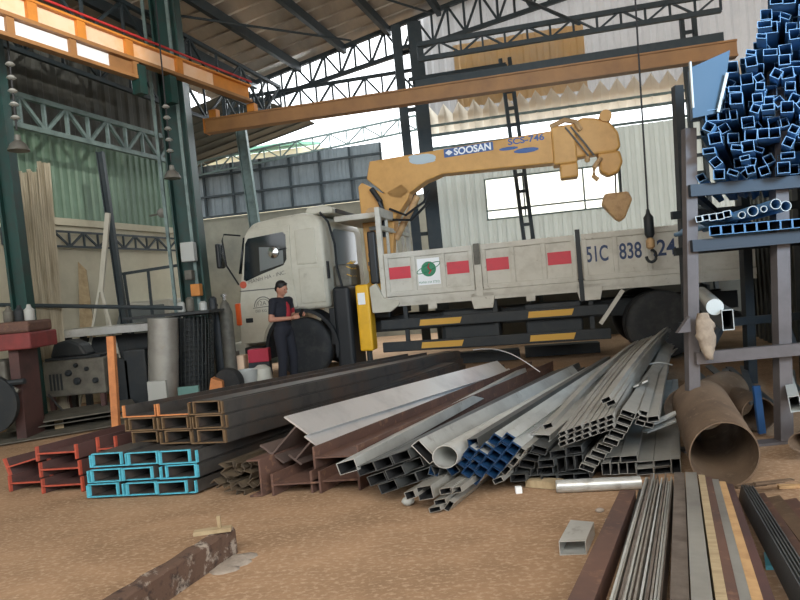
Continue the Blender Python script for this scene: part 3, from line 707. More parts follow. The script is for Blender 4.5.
# bed
bxp('bed_floor', (1.45, .0, 1.14), (7.3, WID, 1.29), m_whiteb)
mb = MB(); mb.extr([(x, -.03, z) for x, z in ((1.38, 1.06), (1.36, 1.5), (1.48, 1.56), (1.6, 1.3), (1.86, 1.24), (1.86, 1.17), (1.7, 1.06))], (0, .1, 0)); part(mb, 'bed_corner_plate', m_white, bevel=.01)
for x in (3.05, 4.72):
    mb = MB(); mb.extr([(x, -.02, 1.26), (x + .42, -.02, 1.26), (x + .36, -.02, 1.0), (x + .05, -.02, 1.0)], (0, .05, 0)); part(mb, 'stake_pocket', m_whiteb, bevel=.008)
for x in (2.35, 3.95): bxp('hinge_tab', (x, -.015, 1.06), (x + .14, .03, 1.14), m_whiteb)
bxp('bed_sill', (1.5, -.02, 1.2), (7.3, .02, 1.3), m_whiteb)


def dropside(x0, x1, cells):
    mb = MB(); mb.box((x0, -.01, 1.31), (x1, .035, 2.03)); pn = part(mb, 'drop_side', m_whiteb)
    fr = MB(); fr.box((x0, -.04, 1.31), (x1, -.008, 1.39)); fr.box((x0, -.04, 1.95), (x1, -.008, 2.04))
    n = len(cells); st = (x1 - x0) / n
    for k in range(n + 1):
        xc = x0 + st * k; xa = min(max(xc - .035, x0), x1 - .07); fr.box((xa, -.038, 1.385), (xa + .07, -.008, 1.955))
    part(fr, 'panel_frame', m_whiteb, pn, bevel=.006)
    for k, c in enumerate(cells):
        xa, xb = x0 + st * k + .06, x0 + st * (k + 1) - .06
        if c == 'red':
            b = MB(); b.box((xa, -.016, 1.60), (xb, -.009, 1.80)); part(b, 'red_marking', m_redsq, pn)
        elif c == 'logo':
            cx, cz, y = (xa + xb) / 2, 1.72, -.012
            b = MB(); b.box((xa, y, 1.46), (xb, y + .003, 1.9)); lg = part(b, 'decal', m_lwhite, pn)
            b = MB(); b.lathe((cx, y - .003, cz), (0, 1, 0), [(.10, 0), (.125, 0), (.125, .003), (.10, .003)], 26)
            b.ell((cx - .05, y, cz - .03), .05, .002, .04, 10, 5); b.ell((cx + .05, y, cz + .05), .04, .002, .05, 10, 5)
            e = [(cx + .2 * cos(q), y - .004, cz + .02 + .055 * sin(q) + .07 * cos(q)) for q in [2 * pi * k / 28 for k in range(29)]]; b.tube(e, .006, 4)
            b.text('MANH HA STEEL', .055, lambda x, yy: (cx - .18 + x, y - .001, 1.485 + yy), width=.36)
            part(b, 'green_emblem', m_grn, lg, fix=False)
            b = MB(); b.tube([(cx + .02, y - .004, cz + .09), (cx - .01, y - .004, cz + .03), (cx + .04, y - .004, cz - .03), (cx, y - .004, cz - .08)], .014, 5); part(b, 'red_emblem', m_redsq, lg, fix=False)
        elif c:
            b = MB(); b.text(c, .34, lambda x, yy: (xa + .0 + x, -.013, 1.60 + yy), width=min((xb - xa) * .88, .2 * len(c)), bold=.006); part(b, 'lettering', m_navy, pn, fix=False)


dropside(1.66, 3.15, ['red', 'logo', 'red']); dropside(3.29, 4.76, ['red', '', 'red']); dropside(4.86, 6.33, ['51C', '838', '.24']); dropside(6.37, 7.25, [''])
bxp('bed_post', (3.165, -.035, 1.2), (3.275, .04, 2.05), m_whiteb); bxp('bed_post', (4.775, -.035, 1.0), (4.845, .04, 2.12), m_chas)
bxp('latch', (3.17, -.06, 1.72), (3.27, -.035, 2.06), m_machg, bevel=.01)
mb = MB(); mb.box((1.5, WID - .04, 1.31), (7.25, WID, 2.03)); part(mb, 'far_drop_side', m_whiteb)
bxp('tailgate', (7.26, 0, 1.31), (7.3, WID, 2.03), m_whiteb)
# headboard frame
hb = MB(); hb.bar((1.6, .05, 1.3), (1.6, .05, 2.8), .09, .09, Vector((0, 1, 0))); hb.bar((1.6, WID - .05, 1.3), (1.6, WID - .05, 2.8), .09, .09, Vector((0, 1, 0)))
hb.bar((1.6, .0, 2.76), (1.6, WID, 2.76), .09, .16); hb.bar((1.6, 0, 2.5), (1.6, WID, 2.5), .07, .08)
for y in (.6, 1.2, 1.8): hb.bar((1.6, y, 1.3), (1.6, y, 2.7), .05, .05, Vector((0, 1, 0)))
part(hb, 'headboard', m_whiteb, bevel=.01)
bxp('exhaust_stack', (1.38, .02, 1.55), (1.52, .16, 2.45), m_black, bevel=.03)
bxp('cab_guard', (.72, .3, 2.70), (1.6, 1.9, 2.80), m_whiteb, bevel=.02)
# crane: turret, column and boom
mb = MB(); mb.lathe((1.3, 1.15, 1.35), Z3, [(.34, 0), (.34, .2), (.26, .25), (.26, .5)], 22); ct = part(mb, 'crane_turret', m_yel, smooth=True)
mb = MB(); mb.extr([(1.06, .98, 1.8), (1.55, .98, 1.8), (1.66, .98, 2.7), (1.95, .98, 3.05), (2.0, .98, 3.2), (1.85, .98, 3.35), (1.5, .98, 3.2), (1.1, .98, 3.45), (1.02, .98, 3.38)], (0, .34, 0)); cc = part(mb, 'crane_column', m_ydecal, bevel=.02)
mb = MB(); mb.tube([(1.3, .9, 3.3), (1.45, .88, 3.05), (1.5, .9, 2.8), (1.46, .9, 2.4)], .05, 8); mb.tube([(1.6, .92, 2.9), (1.9, .9, 2.75), (2.25, .92, 2.95), (2.35, .95, 3.15)], .025, 6)
mb.tube([(1.6, .92, 2.7), (2.0, .9, 2.65), (2.35, .92, 2.95)], .025, 6); part(mb, 'hydraulic_hoses', m_black, cc, smooth=True)
mb = MB(); mb.lathe((1.25, .94, 2.85), (0, 1, 0), [(.12, 0), (.12, .04), (.06, .04)], 18); mb.rod((1.62, 1.14, 2.35), (2.1, 1.14, 3.1), .06, 10); part(mb, 'cylinder', m_tan, cc, smooth=True)
for k in range(5):
    z = 1.9 + .16 * k; mb = MB(); mb.box((1.12 + .02 * k, .86, z), (1.26 + .02 * k, .975, z + .07)); part(mb, 'control_lever', m_machg, cc)
bm_pts = [(1.28, 3.82), (4.66, 3.92), (4.66, 3.36), (2.62, 3.42), (2.30, 3.33), (1.82, 3.06), (1.62, 3.1), (1.2, 3.5)]
mb = MB(); mb.extr([(x, .98, z) for x, z in bm_pts], (0, .34, 0)); bo = part(mb, 'crane_boom', m_ydecal, bevel=.02)
bxp('boom_collar', (4.56, .95, 3.32), (4.96, 1.36, 3.98), m_ydecal, bo, .03)
bxp('boom_shoe', (4.66, .98, 3.08), (4.96, 1.32, 3.33), m_ydecal, bo, .03)
mb = MB(); mb.extr([(x, 1.0, z) for x, z in ((4.9, 3.96), (5.08, 4.08), (5.3, 4.04), (5.52, 3.95), (5.66, 3.75), (5.68, 3.5), (5.58, 3.42), (5.2, 3.42), (4.9, 3.40))], (0, .3, 0)); part(mb, 'boom_head', m_ydecal, bo, bevel=.04)
mb = MB(); mb.lathe((5.47, .96, 4.04), (0, 1, 0), [(.1, 0), (.1, .36)], 16); part(mb, 'top_sheave', m_ydecal, bo)
mb = MB(); mb.extr([(x, 1.02, z) for x, z in ((5.3, 3.45), (5.66, 3.45), (5.7, 3.25), (5.62, 3.08), (5.45, 3.03), (5.32, 3.12))], (0, .26, 0)); part(mb, 'head_sheave_block', m_ydecal, bo, bevel=.04)
mb = MB(); mb.tube([(5.34, .98, 3.35), (5.22, .97, 3.2), (5.2, .97, 3.05), (5.27, .97, 2.98)], .04, 8); part(mb, 'swan_hook', m_tan, bo, smooth=True)
mb = MB(); mb.tube([(4.55, .97, 3.98), (4.8, .96, 4.06), (4.98, .96, 4.0), (5.05, .97, 3.86)], .045, 8); part(mb, 'hook_bracket', m_tan, bo, smooth=True)
for dx in (0, .09):
    mb = MB(); mb.tube([(4.8 + dx, .94, 3.93), (4.98 + dx, .93, 3.66), (5.14 + dx, .94, 3.4)], .016, 6); part(mb, 'boom_hose', m_grey, bo)
mb = MB(); mb.lathe((5.12, .97, 3.3), Z3, [(.03, 0), (.05, .03), (.03, .12)], 10); part(mb, 'limit_weight', m_tan, bo)
mb = MB(); mb.rod((5.64, 1.12, 2.7), (5.65, 1.12, 3.2), .014); mb.rod((5.56, 1.2, 2.7), (5.58, 1.2, 3.2), .014); part(mb, 'hook_rope', m_cable, bo)
hkb = MB(); hkb.extr([(x, 1.0, z) for x, z in ((5.36, 2.74), (5.74, 2.74), (5.80, 2.60), (5.66, 2.30), (5.58, 2.24), (5.50, 2.30), (5.30, 2.56))], (0, .22, 0)); part(hkb, 'hook_block', m_tan, bo, bevel=.03)
yb = .973
mb = MB(); mb.extr([(x, yb, z) for x, z in ((2.68, 3.70), (3.56, 3.72), (3.56, 3.87), (2.68, 3.85))], (0, .004, 0)); part(mb, 'name_plate', m_blueL, bo)
mb = MB(); mb.text('SOOSAN', .17, lambda x, y: (2.86 + x, yb - .003, 3.725 + y + .02 * x), width=.66, bold=.005); mb.extr([(x, yb - .003, z) for x, z in ((2.70, 3.78), (2.77, 3.83), (2.84, 3.78), (2.77, 3.73))], (0, .002, 0)); part(mb, 'lettering', m_lwhite, bo, fix=False)
mb = MB(); mb.ell((2.28, yb, 3.73), .25, .003, .09, 16, 7); mb.ell((2.12, yb - .001, 3.79), .1, .003, .035, 10, 5); mb.ell((2.4, yb - .001, 3.68), .12, .003, .03, 10, 5); part(mb, 'swirl_decal', m_skyb, bo)
mb = MB(); mb.text('SCS-746', .15, lambda x, y: (3.82 + x, yb, 3.77 + y + .02 * x), width=.62, bold=.003); part(mb, 'lettering', m_blueL, bo, fix=False)
mb = MB(); mb.ell((3.82, yb, 3.71), .17, .003, .03, 12, 5); part(mb, 'blue_flash', m_blueL, bo)
mb = MB(); mb.ell((4.12, yb, 3.64), .22, .003, .045, 12, 5); part(mb, 'blue_flash', m_blueL, bo)
# rear fittings
mb = MB(); mb.bar((5.05, .0, .62), (5.42, .0, 1.12), .05, .06); part(mb, 'fender_stay', m_whiteb)
bxp('mud_flap', (6.62, .02, .35), (6.66, .6, 1.1), m_black)
bxp('rear_bumper', (7.1, .05, .5), (7.2, WID - .05, .62), m_chas)


# ================================================================== steel stock on the floor
FACE = Vector((0.10, 0.99, 0)).normalized()


def stock(name, label, cat, path, loops, mt, roll=0.0, group=None, end=None, endname='painted_end', bore=None, nf=FACE):
    """one length of steel: a mesh, with its painted cut end (and bore) as parts"""
    path = [Vector(p) for p in path]
    t0 = (path[1] - path[0]).normalized(); body = list(path)
    if end is not None: body[0] = path[0] + t0 * 0.02
    if abs(t0.dot(FACE)) < .6: nf = None
    if end is not None: body = [body[0]] + body[1:]
    o = tag(MB().sweep(body if len(body) > 2 else [body[0], body[0].lerp(body[1], .5), body[1]], loops, Z3, roll, nf).build(name, mt, origin=path[0], fix=False, smooth=(len(loops[0]) > 16)), label, cat, group)
    if end is not None: MB().sweep([path[0], body[0]], loops, Z3, roll, nf, True).build(endname, end, o, fix=False)
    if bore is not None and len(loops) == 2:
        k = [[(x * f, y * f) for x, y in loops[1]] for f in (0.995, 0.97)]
        MB().sweep([path[0] + t0 * .004, path[0] + t0 * .25, path[0] + t0 * .58], k, Z3, roll, nf).build('bore_shade' if bore is m_bore else 'painted_bore', bore, o, fix=False)
    return o


class FR:   # a lay: front point, direction, right and up vectors
    def __init__(s, front, far, slope=None):
        s.o = Vector(front); d = Vector(far) - s.o; s.L = d.length; s.t = d.normalized(); s.r = s.t.cross(Z3).normalized(); s.u = s.r.cross(s.t)

    def p(s, a, b, c=0.0): return s.o + s.r * a + s.u * b + s.t * c


AZ = lambda deg, L, dz=0.0: Vector((sin(radians(deg)) * L, cos(radians(deg)) * L, dz))

# -- blue-ended channels: three by three nested pairs
blo = G(92, 501) + Vector((0, 0.02, 0.02)); fr = FR(blo, blo + AZ(33, 4.6))
fr.r = (G(200, 497) - G(92, 501)).normalized(); CWd, CHt = 0.275, 0.108
GB = 'blue-ended channels'
for r_ in range(3):
    for c_ in range(3):
        u0 = 0.145 + c_ * 0.305 + (2 - r_) * -0.02 + random.uniform(-.006, .006); v0 = r_ * (CHt + .012)
        rown = ('bottom', 'middle', 'top')[r_]; coln = ('left', 'middle', 'right')[c_]
        dz = Vector((0, 0, -0.0))
        a = fr.p(u0, 0, random.uniform(0, .03)); a.z = blo.z + v0
        stock('steel_channel', 'blue-ended channel opening up, %s row, %s of three pairs' % (rown, coln), 'channel', [a, a + fr.t * 4.5], chan(CWd, CHt - .012, .008), m_dark, 0, GB, m_cyan)
        b = fr.p(u0 + .019 * (1 if (r_ + c_) % 2 else -1), 0, random.uniform(-.02, .02)); b.z = blo.z + v0 + CHt
        stock('steel_channel', 'blue-ended channel nested face down, %s row, %s of three pairs' % (rown, coln), 'channel', [b, b + fr.t * 4.5], chan(CWd - .055, CHt - .012, .008), m_dark, pi, GB, m_cyan)
ctop = blo.z + 3 * (CHt + .012)
for s_, nm in ((.6, 'front'), (3.6, 'rear')):
    pass
# -- dark channels on top, brown cut ends
q0 = G(124, 446, ctop + .012); q1 = G(226, 443, ctop + .012); far = G(468, 371, .10)
fr = FR(q1, far); rr = (q1 - q0); rr.z = 0; W3 = rr.length; rr.normalize(); fr.r = rr
DW = (W3 / 3 - .012) * .9
for r_ in range(3):
    for c_ in range(3):
        u0 = -W3 + W3 / 6 + c_ * W3 / 3 - .012 * r_; v0 = r_ * .112
        rown = ('bottom', 'middle', 'top')[r_]; coln = ('left', 'middle', 'right')[c_]
        a = fr.p(u0, v0, random.uniform(0, .05) + (.12 if (r_ == 0 and c_ == 0) else 0))
        L = fr.L - random.uniform(0, .15)
        stock('steel_channel', 'brown-ended dark channel opening up, %s row, %s of the upper stack' % (rown, coln), 'channel', [a, a + fr.t * L], chan(DW, .098, .010), m_dark, 0, 'brown-ended dark channels', m_orend if (r_ == 2 and c_ < 2) else m_endbr)
        if r_ == 2 and c_ < 2: continue
        b = fr.p(u0 + .012, v0 + .108, random.uniform(.0, .05)) if True else None
        stock('steel_channel', 'brown-ended dark channel nested face down, %s row, %s of the upper stack' % (rown, coln), 'channel', [b, b + fr.t * L], chan(DW - .06, .094, .010), m_dark, pi, 'brown-ended dark channels', m_endbr)
a = YP(115, 400, 6.7); a.z = .001; b = YP(113, 336, 6.8)
tag(MB().sweep([a, b], ang(.075, .06, .012), Vector((0, 1, 0))).build('angle_iron', m_orend), 'rusty orange angle iron standing upright behind the dark channels', 'angle iron')

# -- red-ended beams at far left
GR = 'red-ended beams'
o = G(42, 494); fr = FR(o, o + AZ(33, 4.2)); fr.r = (G(112, 491) - o).normalized()
for k, (u0, z, lab) in enumerate(((.19, .066, 'bottom of the red-ended stack'), (.16, .20, 'second up in the red-ended stack'), (.12, .334, 'top of the red-ended stack'))):
    a = fr.p(u0, 0, .02 * k); a.z = z
    stock('steel_joist', 'dark red H-beam, %s at far left' % lab, 'steel beam', [a, a + fr.t * 4.2], hbeam(.33, .125, .012, .014), m_rustd, 0, GR, m_redend)
a = fr.p(.48, 0, .12); a.z = .10
stock('steel_joist', 'dark red H-beam standing between red stack and blue-ended channels', 'steel beam', [a, a + fr.t * 4], hbeam(.15, .19, .012, .014), m_rustd, 0, GR, m_redend)
a = fr.p(.42, 0, .2); a.z = .31
stock('steel_joist', 'long dark red H-beam on top, right of the red-ended stack', 'steel beam', [a, a + fr.t * 4.0], hbeam(.16, .21, .012, .014), m_rustd, 0.0, GR, m_redend)
a = fr.p(.66, 0, .5); a.z = .34
stock('steel_joist', 'brown H-beam behind the blue-ended channels with a worn bright end', 'steel beam', [a, a + fr.t * 3.6], hbeam(.3, .16, .012, .014), m_rust, 0.0, GR, m_orend)
a = fr.p(.66, 0, .5); a.z = .13
stock('steel_joist', 'brown H-beam on the floor hidden mostly behind the blue-ended channels', 'steel beam', [a, a + fr.t * 3.6], hbeam(.28, .24, .012, .014), m_rust, 0.0, GR, m_redend)
a = fr.p(-.22, 0, .1); a.z = .075
stock('steel_joist', 'dark red H-beam lying level at the left edge', 'steel beam', [a, a + fr.t * 4], hbeam(.36, .14, .012, .014), m_rustd, 0, GR, m_redend)
a = fr.p(-.26, 0, .12); a.z = .255
stock('steel_joist', 'dark red H-beam lying tilted at the left edge', 'steel beam', [a, a + fr.t * 4], hbeam(.36, .16, .012, .014), m_rustd, .25, GR, m_redend)

for k, (px, py, z, ln) in enumerate(((74, 422, .10, 1.5), (92, 415, .17, 1.1), (50, 437, .02, 2.0))):
    a = G(px, py, z); pl = thing('steel_plate', 'dull flat steel plate behind the red-ended beams, %s' % ('in the middle', 'uppermost and farthest', 'lowest and nearest')[k], 'plate', a, 0, 'flat plates at left')
    mb = MB(); d = AZ(62, ln); s_ = AZ(-28, .9); mb.hexa([a - d * .5, a + d * .5, a + d * .5 + s_, a - d * .5 + s_], [v + Z3 * .012 for v in (a - d * .5, a + d * .5, a + d * .5 + s_, a - d * .5 + s_)]); mb.build('sheet', m_machg, pl)
    for f in (-.35, .35):
        if z > .05: c = a + d * f + s_ * .5; MB().bar(Vector((c.x, c.y, 0)), Vector((c.x, c.y, z)), .1, .5, s_).build('support_block', m_wood, pl)

# -- jumbled angle scraps
GA = 'angle offcuts'
m_scrap = mat('olive_brown_scrap', (.105, .08, .052), .6, .2, (.05, .042, .034), 8, .4, .7)
rnd = random.Random(3)
spots = [(217, 482), (224, 488), (232, 491), (241, 492), (250, 492), (220, 473), (228, 478), (238, 482), (247, 483), (254, 484), (226, 468), (234, 470), (243, 472), (252, 473), (233, 461), (244, 462), (252, 463)]
for k, (px, py) in enumerate(spots):
    a = YP(px, py, 4.72 + rnd.uniform(-.04, .06)); a.z = max(a.z, .045)
    rows = 'bottom' if k < 5 else 'second' if k < 10 else 'third' if k < 14 else 'top'; idx = k if k < 5 else k - 5 if k < 10 else k - 10 if k < 14 else k - 14
    stock('angle_iron', 'small brown angle iron in the jumbled heap, %s layer, %s from left' % (rows, ORD[idx]), 'angle iron', [a, a + AZ(33 + rnd.uniform(-1.5, 1.5), 4.2)], ang(.06, .055, .007) if k % 3 else chan(.06, .04, .007), m_scrap, rnd.uniform(0, 6.28), GA)

# -- rusty beams in the middle and the two bright beams leaning on them
GH = 'rusty beams in the middle'
a = G(263, 497) + Vector((0, 0, .145))
stock('steel_joist', 'rusty channel beam on edge right of the angle heap', 'steel beam', [a, a + AZ(33, 4.6)], chan(.28, .09, .012), m_rust, pi / 2, GH)
a = G(297, 495) + Vector((0, 0, .085))
stock('steel_joist', 'rusty H-beam on the floor under the bright beams', 'steel beam', [a, a + AZ(32, 4.8)], hbeam(.34, .165, .012, .014), m_rust, 0, GH)
a = G(336, 492) + Vector((0, 0, .085))
stock('steel_joist', 'rusty H-beam on the floor left of the bundled dark tubes', 'steel beam', [a, a + AZ(31, 4.9)], hbeam(.34, .165, .012, .014), m_rust, 0, GH)
a = G(336, 492) + Vector((.02, 0.03, .255))
stock('steel_joist', 'pinkish rusty H-beam on top, right of the bright beams', 'steel beam', [a, a + AZ(31, 4.9, -.1)], hbeam(.32, .165, .012, .014), m_rust, 0, GH)
def tilted(lab, c0, c1, fl, web, tf=.014):
    """H-beam lying on its flange edge: c0, c1 are the middle of its upper flange at the near and far end"""
    lp = [[(-.006, -tf - .001), (-.006, -web + tf), (-fl / 2, -web + tf), (-fl / 2, -web), (fl / 2, -web), (fl / 2, -web + tf), (.006, -web + tf), (.006, -tf - .001)]]
    o = stock('steel_joist', lab, 'steel beam', [c0, c1], lp, m_rustg, radians(-42), 'bright leaning beams')
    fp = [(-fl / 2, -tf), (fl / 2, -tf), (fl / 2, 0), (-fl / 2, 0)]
    f = MB().sweep([c0, c0.lerp(c1, .5), c1], [fp], Z3, radians(-42), FACE).build('top_flange', m_galvw, o, fix=False); f['label'] = 'top flange with sky sheen painted bright'  # sky reflection on the flange put in as brighter steel


m_rustg = mat('grey_brown_steel', (.17, .125, .11), .5, .3, (.10, .075, .068), 3, .4, .7)
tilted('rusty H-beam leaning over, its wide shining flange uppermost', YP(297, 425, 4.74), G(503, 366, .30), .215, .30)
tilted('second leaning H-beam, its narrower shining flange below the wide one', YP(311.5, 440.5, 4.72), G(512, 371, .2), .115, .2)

# -- tubes: placed by where their cut ends show, ends flush near y = 4.2 m


m_bore = mat('bore_shade_black', (.025, .026, .028), .6, .2)  # shade inside the tubes, painted as a black lining


def tubes(spec, Yd, loops, mt, az, L, dz, name, cat, labels, group, roll=0.0, end=None, bore=None, zmin=.03, jit=.03, seed=1, path=None):
    rnd = random.Random(seed)
    for k, sp_ in enumerate(spec):
        px, py = sp_[:2]; rl = radians(sp_[2]) if len(sp_) > 2 else roll; lp = sp_[3] if len(sp_) > 3 else loops
        a = YP(px, py, Yd + rnd.uniform(-jit, jit)); a.z = max(a.z, zmin)
        drop = dz if a.z + dz > .03 else .03 - a.z
        b = a + AZ(az + rnd.uniform(-.06, .06), L, drop)
        pts = path(a, b) if path else [a, b]
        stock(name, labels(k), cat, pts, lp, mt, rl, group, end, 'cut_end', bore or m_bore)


# long galvanised tube resting on the beams
a = YP(347, 467, 4.25); b = G(522, 372, .2)
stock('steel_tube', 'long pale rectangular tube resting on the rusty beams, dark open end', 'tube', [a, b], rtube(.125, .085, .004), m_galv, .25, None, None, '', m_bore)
lab9 = ['dark-mouthed rectangular tube, %s, in the slanting bundle left of the round pipe' % s_ for s_ in
        ('bottom left', 'bottom middle', 'bottom right', 'middle left', 'middle centre', 'middle right', 'top left', 'top middle', 'top right')]
tubes([(388, 487), (408, 480), (425, 474), (377, 479), (395, 472.5), (414, 464.5), (366, 469), (383, 463.5), (401, 457)], 4.22, rtube(.115, .07, .004), m_tubed, 30, 4.7, -.12, 'steel_tube', 'tube', lambda k: lab9[k], 'slanting bundle of rectangular tubes', .30)
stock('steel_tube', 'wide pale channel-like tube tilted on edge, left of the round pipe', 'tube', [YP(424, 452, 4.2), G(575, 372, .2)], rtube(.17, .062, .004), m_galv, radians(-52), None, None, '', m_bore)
stock('round_pipe', 'single pale round pipe among the tubes, open end facing out', 'pipe', [YP(445, 457, 4.12), G(592, 372, .24)], ptube(.078, .005), m_galv, 0)
# pale broad tubes making the top of the pile
for k, (px, py, fx, fy, wd, rl, mt_) in enumerate(((521, 437, 610, 370, .15, -.12, m_galvw), (540, 438, 622, 371, .13, -.1, m_galv))):
    a = YP(px, py, 4.42); b = G(fx, fy, .22)
    stock('steel_tube', 'broad pale tube lying on the silver pile behind the jumble, %s of two' % ('left', 'right')[k], 'tube', [a, b], rtube(wd, .05, .003), mt_, rl, 'broad pale tubes on the pile')
# square tubes with blue ends
cells = [(505, 145), (455, 208), (407, 266), (358, 322), (308, 380), (262, 440), (550, 215), (502, 274), (454, 334), (400, 394), (412, 152), (340, 222), (292, 272), (244, 330), (210, 390), (225, 250), (180, 318)]
lb = ['blue-ended square tube, right-hand slanting row, %s from the top' % ORD[k] for k in range(6)]
lb = ['blue-ended square tube, second slanting row from the right, %s from the top' % ORD[k] for k in range(6)] + ['blue-ended square tube, rightmost slanting row, %s from the top' % ORD[k] for k in range(4)] + \
     ['blue-ended square tube, third slanting row from the right, %s from the top' % ORD[k] for k in range(5)] + ['blue-ended square tube, leftmost slanting row, %s of two' % k for k in ('upper', 'lower')]
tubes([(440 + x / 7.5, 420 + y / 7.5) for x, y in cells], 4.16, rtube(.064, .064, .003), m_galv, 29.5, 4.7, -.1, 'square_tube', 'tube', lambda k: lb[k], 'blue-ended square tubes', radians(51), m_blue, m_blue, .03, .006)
tubes([(514, 461.5, 50), (506, 470.5, 45), (498, 480.5, 20), (520.5, 452.5, 55)], 4.17, rtube(.062, .036, .003), m_galvd, 29.5, 4.6, -.1, 'steel_tube', 'tube', lambda k: 'thin grey tube along the right edge of the blue-ended bundle, ' + ('second from top', 'third from top', 'lowest', 'topmost')[k], 'thin tubes by the blue-ended bundle')
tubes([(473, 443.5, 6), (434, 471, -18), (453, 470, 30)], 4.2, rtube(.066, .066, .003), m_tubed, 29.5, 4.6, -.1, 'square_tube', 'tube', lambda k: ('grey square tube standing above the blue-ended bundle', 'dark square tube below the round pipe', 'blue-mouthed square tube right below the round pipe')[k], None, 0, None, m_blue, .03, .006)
labf = ('short-ended rectangular tube on the floor with white blob', 'blue-mouthed square tube on the floor below the round pipe', 'flat rectangular tube on the floor, upper left of a pair', 'flat rectangular tube on the floor, upper right of a pair', 'front-most flat tube on the floor', 'tilted flat tube on the floor beside the front-most one', 'flat tube on the floor behind the front-most one')
tubes([(410, 495, 15, rtube(.06, .05, .003)), (425, 493, 8, rtube(.088, .088, .003)), (446, 491, 8, rtube(.075, .04, .003)), (456, 490, 8, rtube(.065, .04, .003)), (435, 512, 10, rtube(.07, .032, .003)), (449, 506, 55, rtube(.07, .035, .003)), (440, 502, 10, rtube(.07, .035, .003))],
      4.0, None, m_galvd, 31, 3.6, -.05, 'steel_tube', 'tube', lambda k: labf[k], None, 0, None, None, .03, .02)
tag(MB().ell(G(408, 501, .03), .045, .04, .03, 12, 8).build('cement_lump', m_bucket, smooth='all'), 'small white lump on the floor below the tubes', 'lump')
# jumbled dark rectangular tubes
jl = [(518, 478, 2), (534, 479, 2), (549, 479, 2), (566, 478, 2), (582, 477, 2), (523, 471, -14), (527, 464, -14), (531, 457, -18), (539, 450, -20), (545, 471, 3), (546, 463.5, 3), (561, 465, 92), (570, 463, 92), (579, 462, 92), (558, 454, 4), (574, 450, 4), (524, 447, -30)]
labj = ['bottom row, first from left', 'bottom row, second from left', 'bottom row, third from left', 'bottom row, fourth from left', 'bottom row, rightmost', 'lowest of four leaning at left', 'second of four leaning at left', 'third of four leaning at left', 'topmost of four leaning at left',
        'lower of two lying left of centre', 'upper of two lying left of centre', 'left of three on edge', 'middle of three on edge', 'right of three on edge', 'left of two lying above those on edge', 'right of two lying above those on edge', 'steeply tilted beside the blue-ended bundle']
tubes(jl, 4.3, rtube(.100, .052, .003), m_tubed, 29, 4.6, -.05, 'steel_tube', 'tube', lambda k: 'dark rectangular tube in the jumble, ' + labj[k], 'jumbled dark rectangular tubes')
# bundle of small tubes that curves up to the right


def bow(a, b):
    pts = []
    for k in range(9):
        f = k / 8; p = a.lerp(b, f); p.z += .05 * sin(pi * f); pts.append(p)
    return pts


sm, lbs = [], []
for j in range(3):
    for i in range(7):
        sm.append((562.5 + 7.9 * i, 433.5 - 2.7 * i - .12 * (i - 3) ** 2 * 0 + 5.2 * j)); lbs.append('small rectangular tube in the curved bundle, %s row, %s from left' % (('top', 'middle', 'bottom')[j], ORD[i]))
tubes(sm, 4.2, rtube(.046, .031, .0025), m_galvd, 27.5, 5.0, .04, 'small_tube', 'tube', lambda k: lbs[k], 'curved bundle of small tubes', radians(20), None, None, .03, .02, 4, bow)
tubes([(548, 426, 15), (606, 400, 20), (611, 403, 20)], 4.3, rtube(.06, .034, .0025), m_galvd, 28, 4.8, .0, 'small_tube', 'tube', lambda k: ('single small tube lying left above the curved bundle', 'left of two small tubes lying above the curved bundle', 'right of two small tubes lying above the curved bundle')[k], None, 0, None, None, .03, .02, 5, bow)
st = [(628, 414), (624.5, 421), (621, 427.5), (616.5, 434.5), (611, 441.5), (604, 448), (598, 454.5), (592, 461), (587, 468)]
tubes(st, 4.26, rtube(.094, .040, .003), m_galvd, 27, 4.5, -.1, 'steel_tube', 'tube', lambda k: 'grey rectangular tube in the stepped diagonal stack, %s from the top' % ORD[k], 'stepped tubes', radians(-24))
tubes([(635, 416, 30), (643, 413, -22), (643, 418.5, -22), (640, 423, -22), (653, 419, 5, rtube(.075, .04, .003)), (649, 425, -20)], 4.3, rtube(.06, .034, .003), m_galvd, 25, 4.5, -.05, 'small_tube', 'tube',
      lambda k: 'small tube right of the stepped stack, ' + ('leftmost, tilted', 'top of three stacked', 'middle of three stacked', 'bottom of three stacked', 'wide one farthest right', 'below the wide one')[k], 'small tubes right of the stepped stack')
fl = [(606, 469, 90, rtube(.085, .055, .003)), (614.5, 469, 90, rtube(.085, .055, .003)), (623, 468, 90, rtube(.085, .055, .003)), (631.5, 468, 90, rtube(.085, .055, .003)), (645, 471.5, 2), (662.5, 470.5, 2), (645, 464.5, 2), (662.5, 463, 2), (676, 466, 90, rtube(.105, .06, .003)), (612, 460, 2), (629, 459, 2)]
tubes(fl, 4.33, rtube(.11, .046, .003), m_galvd, 24, 3.2, 0, 'steel_tube', 'tube', lambda k: 'dull tube in the low flat stack, ' + ('first on edge from left', 'second on edge from left', 'third on edge from left', 'fourth on edge from left', 'bottom left flat', 'bottom right flat', 'top left flat', 'top right flat', 'tall one at the right end', 'flat over the left pair on edge', 'flat over the right pair on edge')[k], 'low flat stack of tubes')
stock('round_pipe', 'pale round pipe lying crosswise on the floor before the tubes', 'pipe', [G(557, 493) + Z3 * .045, G(641, 489) + Z3 * .045], ptube(.043, .004, 20), m_galv)
p = G(519, 494)
tag(MB().box((p.x - .02, p.y, .0), (p.x + .025, p.y + .04, .045)).build('cube_offcut', m_lwhite, bevel=.004), 'tiny white block on the floor before the jumble', 'block')
p = G(548, 489); tag(MB().bar(p + Vector((-.12, .1, .03)), p + Vector((.1, -.02, .03)), .09, .05).build('timber_offcut', m_wood), 'dark short timber lying under the jumbled tubes', 'timber')
